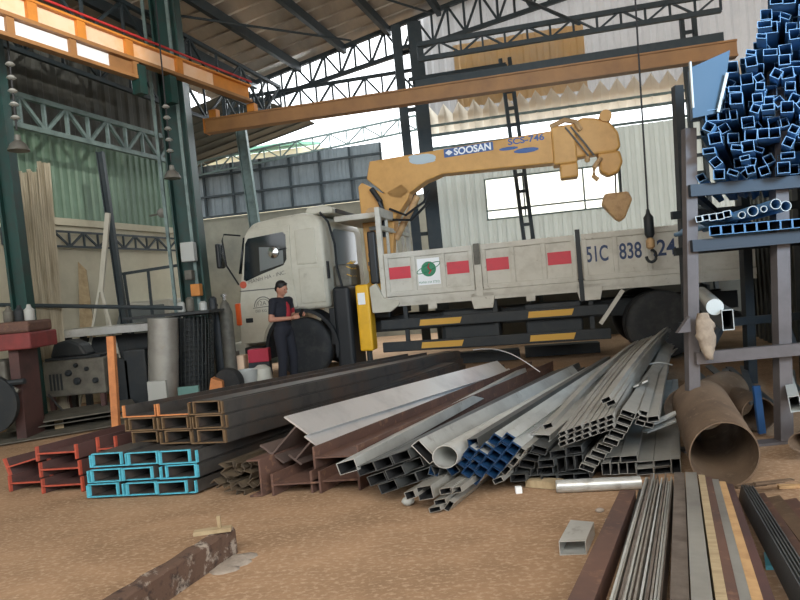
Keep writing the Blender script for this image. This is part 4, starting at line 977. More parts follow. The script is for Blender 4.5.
for k, (p0, p1, wd) in enumerate((((652, 424, .30), (705, 399, .36), .05), ((645, 432, .24), (704, 410, .3), .05))):
    a, b = G(*p0), G(*p1); tag(MB().bar(a, b, wd, .012).build('flat_bar', m_galv), 'grey flat bar crossing towards the rack post, %s of two' % ('upper', 'lower')[k], 'bar')
# thin springy strips
rnd = random.Random(11)
for k in range(6):
    a = YP(600 + 9 * k, 402 - 4 * k, 5.0); b = G(676 - 5 * k, 349 + 1.5 * k, .42 - .04 * k); pts = []
    for j in range(8):
        f = j / 7; q = a.lerp(b, f); q.z -= .05 * sin(pi * f); pts.append(q)
    tag(MB().sweep(pts, [rect(.045, .012)], Z3, .4).build('steel_strip', m_galvd, fix=False), 'thin curved steel strip rising towards the rear wheel, %s from the left' % ORD[k], 'strip', 'curved steel strips')
for k, (p0, pm, p1) in enumerate((((635, 372, .4), (652, 358, .5), (672, 365, .45)), ((628, 374, .4), (650, 366, .42), (668, 372, .4)), ((440, 348, .75), (535, 340, .5), (540, 352, .42)))):
    pts = [G(*p0), G(*pm), G(*p1)]; pp = [pts[0].lerp(pts[1], f).lerp(pts[1].lerp(pts[2], f), f) for f in [j / 8 for j in range(9)]]
    if k < 2: tag(MB().tube(pp, .008, 5).build('loose_wire', m_galv), 'loose looped wire over the curved strips, %s' % ('upper', 'lower')[k], 'wire')
pp = [G(473, 350, .55) + (G(540, 372, .25) - G(473, 350, .55)) * (j / 10) + Z3 * (.12 * sin(pi * j / 10)) for j in range(11)]
tag(MB().tube(pp, .007, 5).build('loose_wire', m_galvw), 'long loose pale wire arching over the silver tubes', 'wire')

# ================================================================== rack at the right
RK = thing('storage_rack', 'tall steel storage rack with two front posts at the right', 'rack', (2.6, 4.8, 0))


def post(pt, pb, Yd, ztop, wd):
    a, b = YP(*pt, Yd), YP(*pb, Yd); d = (a - b) / (a.z - b.z); base = b - d * b.z; base.z = .001
    MB().sweep([base, base + d * ztop], [rect(wd, wd * .9)], Vector((0, 1, 0))).build('post', m_post, RK)


post((689, 150), (693.5, 450), 4.8, 2.5, .085); post((778, 150), (784, 442), 4.85, 2.9, .10)
MB().bar((3.85, 4.85, 0.001), (3.95, 4.85, 3.4), .1, .1, Vector((0, 1, 0))).build('post', m_post, RK)
for x, xt in ((3.3, 3.4), (4.0, 4.1), (4.65, 4.75)): MB().bar((x, 7.2, 0.001), (xt, 7.2, 3.5), .1, .1, Vector((0, 1, 0))).build('post', m_chas, RK)
for z in (.74, 1.60, 2.02):
    MB().bar((2.19 + .04 * z, 4.75, z), (3.98, 4.77, z), .06, .09).build('front_beam', m_post if z < 1 else m_rackd, RK)
    MB().bar((3.2, 7.15, z), (4.8, 7.15, z), .06, .09).build('rear_beam', m_chas, RK)
    for x in (2.28, 2.98): MB().bar((x + .03, 4.79, z - .001), (x + 1.40, 7.1, z - .001), .05, .07).build('side_beam', m_chas, RK)
MB().bar((2.1, 4.84, .012), (3.95, 4.86, .012), .12, .02).build('foot_rail', m_post, RK)
gp = YP(683, 330, 4.7); MB().extr([gp + Vector((-.04, 0, -.02)), gp + Vector((.06, 0, .1)), gp + Vector((.06, 0, -.02))], (0, .05, 0)).build('gusset', m_post, RK)
# square tubes packed on the top shelf
rnd = random.Random(5); n = 0
GT = 'square tubes packed on the top shelf of the rack'
pit = .088
rownames = {}
for r_ in range(17):
    for c_ in range(14):
        x = 2.37 + c_ * pit + (.5 * pit if r_ % 2 else 0) + rnd.uniform(-.008, .008); z = 2.115 + r_ * pit * .98
        if z > 2.62 + 1.35 * (x - 2.37) + rnd.uniform(-.05, .05): continue
        sz = rnd.choice((.058, .066, .074, .082)); yy = 4.62 + rnd.uniform(-.12, .18)
        if n >= 230: continue
        n += 1
        a = Vector((x, yy, z)); rl = rnd.uniform(-.7, .7)
        if sz > .07: rl *= .15
        lpz = rtube(sz, sz, .004) if rnd.random() < .7 else rtube(sz * 1.1, sz * .6, .004)
        stock('square_tube', 'dark bluish steel tube on the rack top shelf, layer %d up, %s from left' % (r_ + 1, ORD[c_]) if False else 'dark bluish tube on rack top shelf, %s layer up, %s from left' % (ORD[r_], ORD[c_]), 'tube', [a, a + AZ(31, 2.2 if x < 3.0 else 1.3)], lpz, m_rackb, rl, GT, m_rackl, 'cut_end')
# side sheets strapped at the left of the top bundle
a, b = YP(690, 68, 4.6), YP(693, 118, 4.6); c, d = YP(722, 112, 4.62), YP(730, 50, 4.62)
pt_ = tag(MB().extr([a, b, c, d], (.03, .1, 0)).build('steel_plate', m_plate), 'flat blue-grey plate standing at the left end of the top shelf', 'plate')
for p0, p1 in (((690, 62), (693, 108)), ((727, 73), (718, 112))): MB().bar(YP(*p0, 4.59), YP(*p1, 4.59), .012, .02).build('edge_strip', m_bucket, pt_)
# middle shelf: small tubes and round pipes
mids = [(699, 219, .035), (706, 217.5, .035), (713, 217, .04), (720, 216, .04), (727, 214, .04)]
for k, (px, py, s_) in enumerate(mids):
    a = YP(px, py, 4.7); stock('square_tube', 'small pale-ended square tube on the middle rack shelf, %s from left' % ORD[k], 'tube', [a, a + AZ(31, 2.2)], rtube(s_ * 1.3, s_ * 1.3, .004), m_rackb, .1, 'square tubes on the middle shelf', m_bucket, 'cut_end')
pips = [(742, 215, .026), (753, 211, .038), (764, 209, .024), (776, 204, .038), (786, 206, .038)]
for k, (px, py, s_) in enumerate(pips):
    a = YP(px, py, 4.55); b = a + AZ(14, 2.5)
    stock('round_pipe', 'pale round pipe on the middle rack shelf, %s from left' % ORD[k], 'pipe', [a, b], ptube(s_, .004, 20), m_rackb, 0, 'pipes on the middle shelf', m_bucket, 'cut_end')
for k in range(14):
    x = 2.4 + .09 * k; a = Vector((x, 4.66, 1.70)); stock('square_tube', 'dark tube in the layer under the pale-ended ones, %s from left' % ORD[k], 'tube', [a, a + AZ(30, 2.4)], rtube(.075, .07, .004), m_rackb, 0, 'dark layer on the middle shelf')
for k in range(12):
    x = 2.42 + .1 * k; a = Vector((x, 4.7, 1.50)); b = a + AZ(17, 2.6)
    if k < 0: stock('square_tube', 'x', 'tube', [a, b], rtube(.09, .09, .004), m_rackb)
# lower beam: things lying on it
p = YP(715, 307, 4.74); d = AZ(20, 1.2)
stock('round_bar', 'round white bar end lying on the lower rack beam', 'bar', [p, p + AZ(24, 2.4)], [circ(.062, 24)], m_galvd, 0, None, m_bucket, 'white_end')
p = YP(728, 320, 4.68)
stock('steel_tube', 'upright rectangular tube end with pale rim on the lower rack beam', 'tube', [p, p + AZ(22, 2.2)], rtube(.082, .155, .005), m_tubed, 0, None, m_bucket, 'cut_end')
# rag
rg = MB(); rnd = random.Random(9); N = 10; rows = []
for j in range(11):
    f = j / 10; w_ = .04 + .035 * sin(pi * min(1, f * 1.25)) if f < .8 else .045 - (f - .8) * .1
    c = YP(703 + 7 * f, 313 + 46 * f, 4.66); ring = []
    for k in range(N):
        q = 2 * pi * k / N; ring.append(c + Vector((cos(q) * w_ * rnd.uniform(.65, 1.25), sin(q) * .03 * rnd.uniform(.7, 1.2) , rnd.uniform(-.008, .008))))
    rows.append(ring)
i0 = 0
for r_ in rows: rg.v += [tuple(v) for v in r_]
for j in range(10):
    for k in range(N): rg.f.append([j * N + k, j * N + (k + 1) % N, (j + 1) * N + (k + 1) % N, (j + 1) * N + k]); rg.mi.append(0)
rg.f.append(list(range(N))); rg.mi.append(0); rg.f.append([10 * N + k for k in range(N)]); rg.mi.append(0)
tag(rg.build('cloth_rag', m_rag, smooth='all'), 'tattered brown sacking rag hanging from the rack beside the post', 'rag')
# big rusty pipes under the rack
p = G(727, 489); a = Vector((p.x, p.y, .222))
stock('large_pipe', 'large rusty pipe on the floor, wide dark mouth facing out', 'pipe', [a, a + AZ(19, 1.05, .10)], ptube(.215, .008, 40), m_pipe)
a = YP(722, 408, 5.45); a.z = .2
stock('large_pipe', 'second rusty pipe lying behind the large one, left of it', 'pipe', [a + Vector((-.25, .0, 0)), a + Vector((.35, .55, 0))], ptube(.19, .008, 36), m_pipe)
a = YP(760, 424, 5.15); a.z = .16
stock('large_pipe', 'short rusty pipe just right of the large pipe', 'pipe', [a, a + AZ(10, .5)], ptube(.14, .008, 32), m_pipe)
p = G(771, 440); 
stock('blue_post', 'short blue painted bar standing beside the right rack post', 'post', [Vector((p.x, p.y + .12, .025)), Vector((p.x - .02, p.y + .12, .42))], [rect(.055, .03)], mat('blue_paint', (.02, .08, .22), .5), 0, None, None)
p = YP(795, 404, 4.4)
stock('steel_tube', 'pale rectangular tube end at the right edge beside the rack post', 'tube', [p, p + AZ(30, 1.6)], rtube(.07, .115, .004), m_bucket, .1)
p = YP(797, 428, 4.3); p.z = .06
stock('round_pipe', 'brown pipe lying low at the right edge', 'pipe', [p + Vector((.03, 0, .1)), p + AZ(50, 1.5, .06)], ptube(.07, .005, 20), m_pipe)
rnd = random.Random(21)
for k in range(9):
    x = 2.75 + .12 * k; a = Vector((x, 5.9 + rnd.uniform(-.2, .2), .05 + .05 * (k % 3))); b = a + AZ(24 + rnd.uniform(-12, 12), 1.6, rnd.uniform(.0, .12))
    stock('scrap_strip', 'thin dull scrap strip behind the rack foot, %s from left' % ORD[k], 'scrap', [a, b], [rect(.07, .02)], m_tubed, rnd.uniform(-.4, .4), 'scrap strips behind the rack')

# ================================================================== foreground right: flat stock lying towards the camera
ff = Vector((1.66, 3.93, .02)); fd = Vector((-.40, -.90, .11)).normalized(); fx = Vector((.92, -.38, 0)).normalized(); fz = fx.cross(fd)
fz = fz if fz.z > 0 else -fz
rnd = random.Random(2)
m_flatg = mat('pale_scaly_steel', (.34, .32, .29), .5, .3, (.20, .17, .14), 9, .4, .65)
m_flatb = mat('brown_grey_scale', (.20, .17, .145), .55, .3, (.11, .085, .07), 7, .4, .65)


def flat(nm, lab, cat, u0, s0, wd, ht, L, mt, grp=None, loops=None, roll=0.0, skew=0.0, v=0.0):
    a = ff + fx * u0 - fd * s0 * -1 + fz * (ht / 2 + v); b = a + (fd + fx * skew) * L
    return tag(MB().sweep([a, b], loops or [rect(wd, ht)], fz, roll).build(nm, mt, fix=False), lab, cat, grp)


flat('steel_channel', 'wide brown channel bar along the left side of the foreground flats', 'channel', -.262, .42, .085, .10, 2.2, m_rust, None, None, 0, -.02)
flat('flat_bar', 'thin dark bar lying just right of the wide brown channel', 'bar', -.205, .2, .02, .06, 2.4, m_tubed)
for k in range(16):
    flat('flat_sheet', 'thin grey sheet on edge in the foreground bundle, %s from left' % ORD[k], 'sheet', -.185 + .0108 * k + rnd.uniform(-.002, .002), rnd.uniform(-.08, .16), .008, .10 + rnd.uniform(-.02, .03), 2.4, (m_flatg, m_galv, m_galvd, m_flatb)[k % 4], 'thin sheets on edge', None, rnd.uniform(-.10, .10), -.01)
flat('steel_tube', 'grey box tube in the middle of the foreground flats', 'tube', .02, -.05, .06, .12, 2.5, m_flatb)
flat('steel_tube', 'paler grey box tube just left of the tan flats', 'tube', .088, -.02, .065, .13, 2.5, m_galvd)
for k in range(5):
    flat('flat_bar', 'tan and brown flat bar in the foreground, %s from left' % ORD[k], 'bar', .145 + .037 * k, .0 + .03 * k, .036, .12 - .006 * k, 2.5, (m_wood, m_rust, m_galvd, m_tan, m_rustd)[k], 'tan flats', None, .05)
for k in range(5):
    flat('flat_bar', 'dark thin bar on edge right of the tan flats, %s from left' % ORD[k], 'bar', .352 + .014 * k, .1, .007, .09, 2.4, m_tubed, 'dark bars on edge', None, .25, .03)
for k in range(3):
    flat('flat_bar', 'broad brown flat bar at the right of the foreground flats, %s from left' % ORD[k], 'bar', .45 + .075 * k, .06 + .05 * k, .07, .03, 2.4, m_rust if k != 1 else m_pipe, 'broad brown flats', None, -.25, .035 + .01 * k)
for k in range(4):
    p0 = ff + fx * (.40 + .05 * k); tag(MB().bar(p0 + Vector((-.1, .05, .04 + .012 * k)), p0 + Vector((.16, .09, .03 + .012 * k)), .03, .01).build('scrap_strip', m_pipe), 'short scrap strip across the far end of the foreground flats, %s from left' % ORD[k], 'scrap', 'scrap at the flats')
a = G(562, 558, .0) + Vector((.065, .02, .039))
stock('steel_tube', 'short grey rectangular tube offcut alone on the floor', 'tube', [a, a + AZ(27, .28)], rtube(.13, .075, .004), m_galv, .0)
# teal plate, orange offcut, right
a = G(766, 568); b = G(812, 566)
tag(MB().hexa([G(766, 570), G(815, 570), G(815, 554), G(764, 556)], [v + Z3 * .02 for v in (G(766, 570), G(815, 570), G(815, 554), G(764, 556))]).build('steel_plate', m_teal), 'teal painted plate on the floor at the right edge', 'plate')
p = G(792, 488); tag(MB().bar(p + Vector((-.08, .01, .012)), p + Vector((.1, -.02, .012)), .03, .02).build('timber_offcut', m_tan), 'small orange-brown stick on the floor at the right edge', 'stick')
rnd = random.Random(31)
for k, (px, py) in enumerate(((600, 512), (610, 522), (655, 494))):
    p = G(px, py); tag(MB().ell(p + Z3 * .012, .03, .02, .014, 8, 5).build('rubble_chip', m_cement), 'small rubble chip on the floor, %s of three by the flats' % ('left', 'middle', 'right')[k], 'chip', 'chips by the flats')

# ================================================================== foreground left: rusty kerb
ka, kb = G(122, 626), G(231, 552); kd = (kb - ka).normalized(); ks = Vector((kd.y, -kd.x, 0))
t = thing('rusty_kerb', 'flaking rusty kerb rail with cement crust on the floor at lower left', 'kerb', (ka + kb) / 2)
kb2 = MB(); rnd = random.Random(8); N = 26; prof0 = [(-.04, 0), (.05, 0), (.045, .14), (.03, .155), (-.025, .16), (-.04, .145)]
ka = ka - kd * .6; KL = (kb - ka).length; rings = []
for k in range(N + 1):
    c = ka + kd * (KL * k / N); rings.append([c + ks * (x + (rnd.uniform(-.005, .005) if z > 0 else 0)) + Z3 * (z + (rnd.uniform(-.004, .004) if z > 0 else 0)) for x, z in prof0])
for r_ in rings: kb2.v += [tuple(v) for v in r_]
n6 = len(prof0)
for k in range(N):
    for j in range(n6): kb2.f.append([k * n6 + j, k * n6 + (j + 1) % n6, (k + 1) * n6 + (j + 1) % n6, (k + 1) * n6 + j]); kb2.mi.append(0)
kb2.f.append(list(range(n6))); kb2.mi.append(0); kb2.f.append([N * n6 + k for k in range(n6)]); kb2.mi.append(0)
kb2.build('rail', m_scab, t)
ct_ = MB()
for k in range(16):
    c = kb - kd * (.02 + .2 * rnd.random()) + ks * rnd.uniform(.05, .15); ct_.ell(c, rnd.uniform(.04, .09), rnd.uniform(.03, .07), rnd.uniform(.004, .010), 9, 5)
ct_.build('cement_spill', m_cement, t, smooth='all')
top = kb - kd * .1
tag(MB().bar(top + Vector((-.13, -.02, .174)), top + Vector((.08, .01, .174)), .05, .022).build('timber_offcut', m_wood), 'small plank lying on the end of the rusty kerb', 'plank')
tag(MB().bar(top + Vector((.015, .0, .186)), top + Vector((.013, .0, .255)), .02, .015).build('wood_peg', m_wood), 'tiny wooden peg standing on the small plank', 'peg')
a, b = G(128, 606), G(182, 586)
tag(MB().bar(a + Z3 * .008, b + Z3 * .008, .07, .015).build('flat_bar', m_cement), 'grey flat strip on the floor beside the rusty kerb', 'strip')
for k, (px, py) in enumerate(((195, 571), (158, 590), (150, 594))):
    tag(MB().ell(G(px, py) + Z3 * .008, .01, .01, .009, 8, 5).build('pebble', m_bucket), 'tiny pale pebble beside the kerb, %s of three' % ('farthest', 'middle', 'nearest')[k], 'pebble', 'pebbles')

# ================================================================== left background machines and clutter
# red bench machine at the left edge
p = YP(0, 312, 7.65)
t = thing('press_machine', 'dark red bench machine with wheel at the left edge', 'machine', (p.x - .2, 7.65, 0))
x0, x1 = p.x - .5, YP(38, 322, 7.65).x
MB().box((x0, 7.45, 1.12), (x1, 8.05, 1.32)).build('top_slab', m_machr, t, bevel=.02)
MB().box((x0, 7.47, 1.32), (x1 - .02, 8.0, 1.46)).build('cover', m_rust, t, bevel=.03)
MB().box((x1 - .34, 7.55, .02), (x1 - .22, 7.95, 1.12)).build('leg', m_rustd, t); MB().box((x0, 7.55, .02), (x0 + .12, 7.95, 1.12)).build('leg', m_rustd, t)
mb = MB(); mb.lathe((x1 - .55, 7.38, .50), (0, 1, 0), [(.30, 0), (.36, 0), (.36, .06), (.30, .06)], 28)
for k in range(3):
    q = pi * k / 3 + .3; mb.bar((x1 - .55 - .32 * cos(q), 7.41, .50 - .32 * sin(q)), (x1 - .55 + .32 * cos(q), 7.41, .50 + .32 * sin(q)), .04, .04)
mb.build('hand_wheel', m_chas, t)
MB().box((x1 - .9, 7.55, .55), (x1 - .4, 7.95, 1.0)).build('gearbox', m_machg, t, bevel=.03)
MB().rod((x1 - .8, 7.45, 1.0), (x1 - .2, 7.45, .62), .03).build('lever', m_machg, t)
MB().rod((x0, 7.43, .72), (x1 - .1, 7.43, .74), .035).build('shaft', m_chas, t)
for k, (px, mt_, nm, lab) in enumerate(((6, m_machg, 'oil_can', 'small grey can on the red machine, left'), (17, m_chas, 'oil_can', 'small dark can on the red machine, middle'), (27, m_bucket, 'paint_tin', 'pale tin on the red machine, right'))):
    q = YP(px, 300, 7.7); tag(MB().lathe((q.x, 7.72, 1.462), Z3, [(.055, 0), (.06, .01), (.06, .13), (.03, .16), (.02, .2)], 14).build(nm, mt_, smooth=True), lab, 'can', 'cans on the machine')
# welding set on a stand
a, b = YP(42, 362, 8.6), YP(103, 358, 8.6)
t = thing('welding_set', 'grimy grey welding machine with knobs on a low stand', 'machine', ((a.x + b.x) / 2, 8.8, 0))
MB().box((a.x, 8.6, .36), (b.x, 9.1, .86)).build('cabinet', m_machg, t, bevel=.02)
MB().box((a.x + .02, 8.62, .862), (b.x - .05, 9.05, .9)).build('lid', m_chas, t, bevel=.01)
for k, (fx_, fz_, r_) in enumerate(((.42, .68, .045), (.55, .56, .05), (.72, .72, .03), (.85, .55, .04), (.55, .78, .03))):
    MB().lathe((a.x + (b.x - a.x) * fx_, 8.6, fz_), (0, -1, 0), [(r_, 0), (r_, .03), (r_ * .6, .05)], 14).build('knob', m_chas, t)
for k in range(4): MB().box((a.x + .08 + .05 * k, 8.592, .45), (a.x + .105 + .05 * k, 8.602, .68)).build('vent_slot', m_chas, t)
for x in (a.x + .04, b.x - .1):
    for y in (8.62, 9.02): MB().box((x, y, 0.001), (x + .06, y + .06, .36)).build('leg', m_rustd, t)
MB().box((a.x + .02, 8.63, .1), (b.x - .02, 8.66, .14)).build('stand_rail', m_rustd, t)
q = [Vector((a.x + .1 + .45 * f, 8.5, .42 - .35 * sin(pi * f * .6))) for f in [k / 8 for k in range(9)]]
tag(MB().tube(q, .012, 6).build('welding_cable', m_cable), 'black cable drooping in front of the welding machine', 'cable')
# lump on the welding set
p = YP(70, 348, 8.8); tag(MB().extr([Vector((p.x - .22, 8.65, .902)), Vector((p.x + .3, 8.65, .902)), Vector((p.x + .22, 8.65, 1.06)), Vector((p.x + .05, 8.65, 1.14)), Vector((p.x - .15, 8.65, 1.1))], (0, .3, 0)).build('motor_housing', m_chas, bevel=.03), 'dark motor housing lying on the welding machine', 'motor')
# long grey plate shelf with trestle
a, b = YP(50, 334, 9.3), YP(160, 328, 9.3)
t = thing('sheet_table', 'long grey sheet edge of a work table behind the welding machine', 'table', ((a.x + b.x) / 2, 9.5, 0))
MB().box((a.x, 9.3, 1.14), (b.x, 10.0, 1.26)).build('table_top', m_galv, t, bevel=.008)
for x in (a.x + .15, b.x - .2):
    for y in (9.4, 9.85): MB().box((x, y, .001), (x + .08, y + .08, 1.138)).build('leg', m_chas, t)
MB().box((a.x + .1, 9.7, .3), (b.x - .1, 9.74, 1.1)).build('back_panel', m_chas, t)
for k, px in enumerate((118, 135)):
    q = YP(px, 372, 9.0); tag(MB().box((q.x - .17, 9.0, .001), (q.x + .17, 9.25, .78 + .12 * k)).build('dark_bin', m_chas, bevel=.03), 'dark bin below the work table, %s one' % ('left', 'right')[k], 'bin', 'dark bins')
# old van behind
cvx = YP(105, 320, 11.0).x
t = thing('white_van', 'old white van front with mirror behind the work table', 'van', (cvx, 11.6, 0))
MB().extr([(cvx - 1.1, 11.0, .3), (cvx + 1.0, 11.0, .3), (cvx + 1.0, 11.0, 1.0), (cvx - 1.1, 11.0, 1.0)], (0, .4, 0)).build('nose', m_car, t, bevel=.05)
MB().hexa([(cvx - 1.1, 11.4, .3), (cvx + 1.0, 11.4, .3), (cvx + 1.0, 13.0, .3), (cvx - 1.1, 13.0, .3)], [(cvx - .98, 11.7, 1.62), (cvx + .94, 11.7, 1.62), (cvx + .94, 12.9, 1.62), (cvx - .98, 12.9, 1.62)]).build('body', m_car, t, bevel=.05)
MB().extr([(cvx - .94, 11.46, 1.06), (cvx + .88, 11.46, 1.06), (cvx + .82, 11.66, 1.52), (cvx - .86, 11.66, 1.52)], (0, -.03, .01)).build('windscreen', m_wglassl, t)
MB().box((cvx - 1.28, 10.98, 1.38), (cvx - 1.16, 11.06, 1.72)).build('mirror', m_black, t, bevel=.02)
MB().rod((cvx - 1.2, 11.03, 1.36), (cvx - 1.05, 11.15, 1.3), .02).build('mirror_arm', m_black, t)
for x in (cvx - .75, cvx + .65): MB().lathe((x, 10.985, .85), (0, -1, 0), [(.13, 0), (.13, .02), (.11, .03)], 18).build('headlamp', m_bucket, t)
for x in (cvx - 1.05, cvx + .77): MB().lathe((x, 11.9, .31), (1, 0, 0), [(.30, 0), (.30, .18)], 24).build('wheel', m_tyre, t)
a, b = YP(0, 305, 9.0), YP(182, 308, 9.0)
tag(MB().rod(a, b, .03).build('cross_pole', m_steelD), 'thin dark horizontal pole across the left machines', 'pole')
# leaning plastic sheets, pole with tripod, card
a, b, c_, d = YP(17, 166, 9.2), YP(47, 163, 9.4), YP(61, 330, 9.1), YP(33, 332, 8.95)
t = thing('plastic_sheets', 'cloudy plastic corrugated sheets leaning on the wall at left', 'plastic sheets', (c_.x - .3, 9.8, 0))
rp = random.Random(4)
for k in range(9):
    f0, f1 = k / 9 - .01, (k + 1) / 9 + .03; off = Vector((0, .03 * (k % 3), rp.uniform(-.12, .05))); t0, t1 = a.lerp(b, f0) + off, a.lerp(b, f1) + off; bb0, bb1 = d.lerp(c_, f0) + off, d.lerp(c_, f1) + off
    bb0 = t0 + (bb0 - t0) * (t0.z / (t0.z - bb0.z)); bb1 = t1 + (bb1 - t1) * (t1.z / (t1.z - bb1.z)); nw = 5; top_, bot_ = [], []
    for q in range(nw):
        wv = Vector((0, -.025 * (q % 2), .0)); top_.append(t0.lerp(t1, q / (nw - 1)) + wv); bot_.append(bb0.lerp(bb1, q / (nw - 1)) + wv + Vector((0, 0, .002)))
    mb = MB()
    for q in range(nw - 1): mb.quad(bot_[q], bot_[q + 1], top_[q + 1], top_[q])
    mb.build('sheet', m_plastic, t, fix=False)
a = YP(108, 213, 9.7); b = YP(101, 292, 9.7)
t = thing('tripod_pole', 'pale pole with tripod foot leaning by the cream wall', 'pole', (b.x, 9.7, 0))
MB().bar(a, b, .07, .05, Vector((0, 1, 0))).build('pole', m_car, t)
for dx, dy in ((-.3, -.1), (.22, -.1), (.02, .3)): MB().bar(b + Z3 * .12, Vector((b.x + dx * 1.6, 9.7 + dy, .001)), .035, .03, Vector((0, 1, 0))).build('leg', m_car, t)
p = YP(78, 262, 10.6); tag(MB().extr([p, p + Vector((.12, .0, -.15)), p + Vector((.34, -.3, -p.z)), p + Vector((-.02, -.3, -p.z))], (0, .03, 0)).build('plank', m_wood), 'narrow tapering board leaning against the cream wall', 'board')
# rail fence on the cream wall
t = thing('rail_frame', 'dark rail frame against the cream wall by the column', 'frame', YP(150, 300, 10.9))
MB().bar(YP(122, 274, 10.9), YP(180, 265, 10.9), .04, .05).build('rail', m_steelD, t)
q = YP(148, 270, 10.9); MB().bar(Vector((q.x, q.y, .001)), q, .04, .04, Vector((0, 1, 0))).build('upright', m_steelD, t)
q = YP(124, 274, 10.9); MB().bar(Vector((q.x + .1, q.y, .001)), q, .04, .04, Vector((0, 1, 0))).build('upright', m_steelD, t)
# drum stand: rolled sheet, wire mesh roll with lid board
p = YP(164, 395, 9.0); p.z = 0; pt = YP(163, 318, 9.0)
a0 = Vector((p.x - .02, 9.0, .002)); a1 = Vector((pt.x, 9.0, pt.z))
stock('sheet_roll', 'tall standing roll of grey sheet metal beside the wire mesh', 'roll', [a0, a1], ptube(.21, .006, 36), m_galvd)
p = YP(197, 380, 9.6); rx = .34
t = thing('wire_mesh_roll', 'dark standing roll of wire mesh under a black board', 'mesh roll', (p.x - .1, 9.55, 0))
mb = MB(); cx, cy = p.x - .1, 9.55; tl = YP(197, 316, 9.55).x - p.x
for k in range(18):
    z = .04 + .075 * k; pts = [(cx + tl * z / 1.3 + .34 * cos(q), cy + .34 * sin(q), z) for q in [2 * pi * j / 24 for j in range(25)]]; mb.tube(pts, .007, 4)
for j in range(34):
    q = 2 * pi * j / 34; mb.bar((cx + .34 * cos(q), cy + .34 * sin(q), .02), (cx + tl + .34 * cos(q), cy + .34 * sin(q), 1.32), .013, .013, Vector((0, 1, 0)))
mb.build('wire_mesh', m_mesh, t, fix=False)
mb = MB(); mb.lathe((cx + tl * .5, cy, .0), Z3, [(.26, .002), (.26, 1.28)], 26); mb.build('inner_roll', m_chas, t)
MB().box((cx + tl - .85, cy - .45, 1.335), (cx + tl + .42, cy + .4, 1.37)).build('cover_board', m_chas, t)
# odd things on the board and behind
for k, (px, mt_, h) in enumerate(((181, m_bucket, .16), (190, m_machg, .22), (203, m_bucket, .14), (213, m_chas, .2))):
    q = YP(px, 305, 9.45); tag(MB().lathe((q.x, 9.45, 1.372), Z3, [(.05, 0), (.06, .01), (.06, h - .03), (.03, h)], 14).build('paint_tin', mt_, smooth=True), 'small tin on the black board over the mesh roll, %s from left' % ORD[k], 'tin', 'tins on the black board')
# pale buckets and sheets at the foot
for k, (px, py, Yd, w_, h, mt_, lab) in enumerate(((158, 402, 8.6, .26, .36, m_bucket, 'pale grey sheet offcut standing before the sheet roll'), (188, 390, 8.8, .3, .22, mat('aqua_tin', (.12, .25, .23), .6), 'greenish folded tin standing before the mesh roll'))):
    q = YP(px, py, Yd); tag(MB().box((q.x - w_ / 2, Yd, .001), (q.x + w_ / 2, Yd + .06, h + .1)).build('sheet_offcut', mt_, bevel=.006), lab, 'sheet')
q = YP(212, 378, 9.2); tag(MB().extr([(q.x - .1, 9.2, .001), (q.x + .14, 9.2, .001), (q.x + .14, 9.2, .3), (q.x - .02, 9.2, .36)], (0, .2, 0)).build('orange_bracket', m_orend), 'orange rusty bracket beside the mesh roll foot', 'bracket')
q = YP(227, 374, 9.4); tag(MB().lathe((q.x, 9.3, .24), (.3, 1, 0), [(.12, 0), (.22, .01), (.24, .08), (.22, .16), (.12, .17)], 24).build('old_tyre', m_tyre, smooth=True), 'small dark tyre standing left of the pale bucket', 'tyre')
for k, (px, Yd, r_, h, mt_, nm, lab, cat) in enumerate(((247, 9.9, .17, .36, m_bucket, 'bucket', 'pale plastic bucket on the floor before the truck bumper', 'bucket'), (262, 10.05, .16, .40, m_car, 'cement_sack', 'cream sack standing right of the pale bucket', 'sack'))):
    q = YP(px, 372, Yd); mb = MB(); mb.lathe((q.x, Yd, .001), Z3, [(r_ * .85, 0), (r_, h), (r_ * .93, h), (r_ * .8, .03)] if nm == 'bucket' else [(r_, 0), (r_ * 1.08, h * .4), (r_ * .9, h * .85), (r_ * .4, h)], 20)
    tag(mb.build(nm, mt_, smooth=True), lab, cat)
m_redc = mat('red_crate', (.42, .02, .05), .5)
for k, px in enumerate((254, 264)):
    q = YP(px, 357, 10.35); t = thing('red_crate', 'red plastic crate before the truck bumper, %s of two' % ('left', 'right')[k], 'crate', (q.x, 10.35, 0), 0, 'red crates')
    mb = MB(); z0 = .42; mb.box((q.x - .09, 10.3, z0), (q.x + .09, 10.5, z0 + .22)); mb.build('crate_body', m_redc, t, bevel=.01)
    MB().box((q.x - .09, 10.3, .001), (q.x + .09, 10.5, z0 - .002)).build('crate_lower', m_chas, t)
for k, (px, py, w_, h, mt_, lab) in enumerate(((225, 352, .16, .62, m_machg, 'tall grey junk box beside the mesh roll'), (236, 356, .12, .55, m_pale, 'pale orange carton behind the tyre'))):
    q = YP(px, py, 10.3); tag(MB().box((q.x - w_, 10.3, .001), (q.x + w_, 10.6, h)).build('junk_box', mt_, bevel=.01), lab, 'box')
# gas cylinder and stand pipe by the column
for k, (px, h, r_, mt_, lab) in enumerate(((228, 1.5, .11, m_machg, 'tall grey gas cylinder standing left of the truck cab'), (219, 1.35, .09, m_chas, 'dark gas cylinder beside the column foot'))):
    q = YP(px, 340, 10.15); t = thing('gas_cylinder', lab, 'gas cylinder', (q.x, 10.15, 0))
    MB().lathe((q.x, 10.15, .001), Z3, [(r_ * .9, 0), (r_, .03), (r_, h - .2), (r_ * .6, h - .06), (.03, h)], 18).build('tank', mt_, t, smooth=True)
    MB().lathe((q.x, 10.15, h), Z3, [(.03, 0), (.03, .05), (.05, .06), (.05, .1)], 10).build('valve', m_chrome, t)
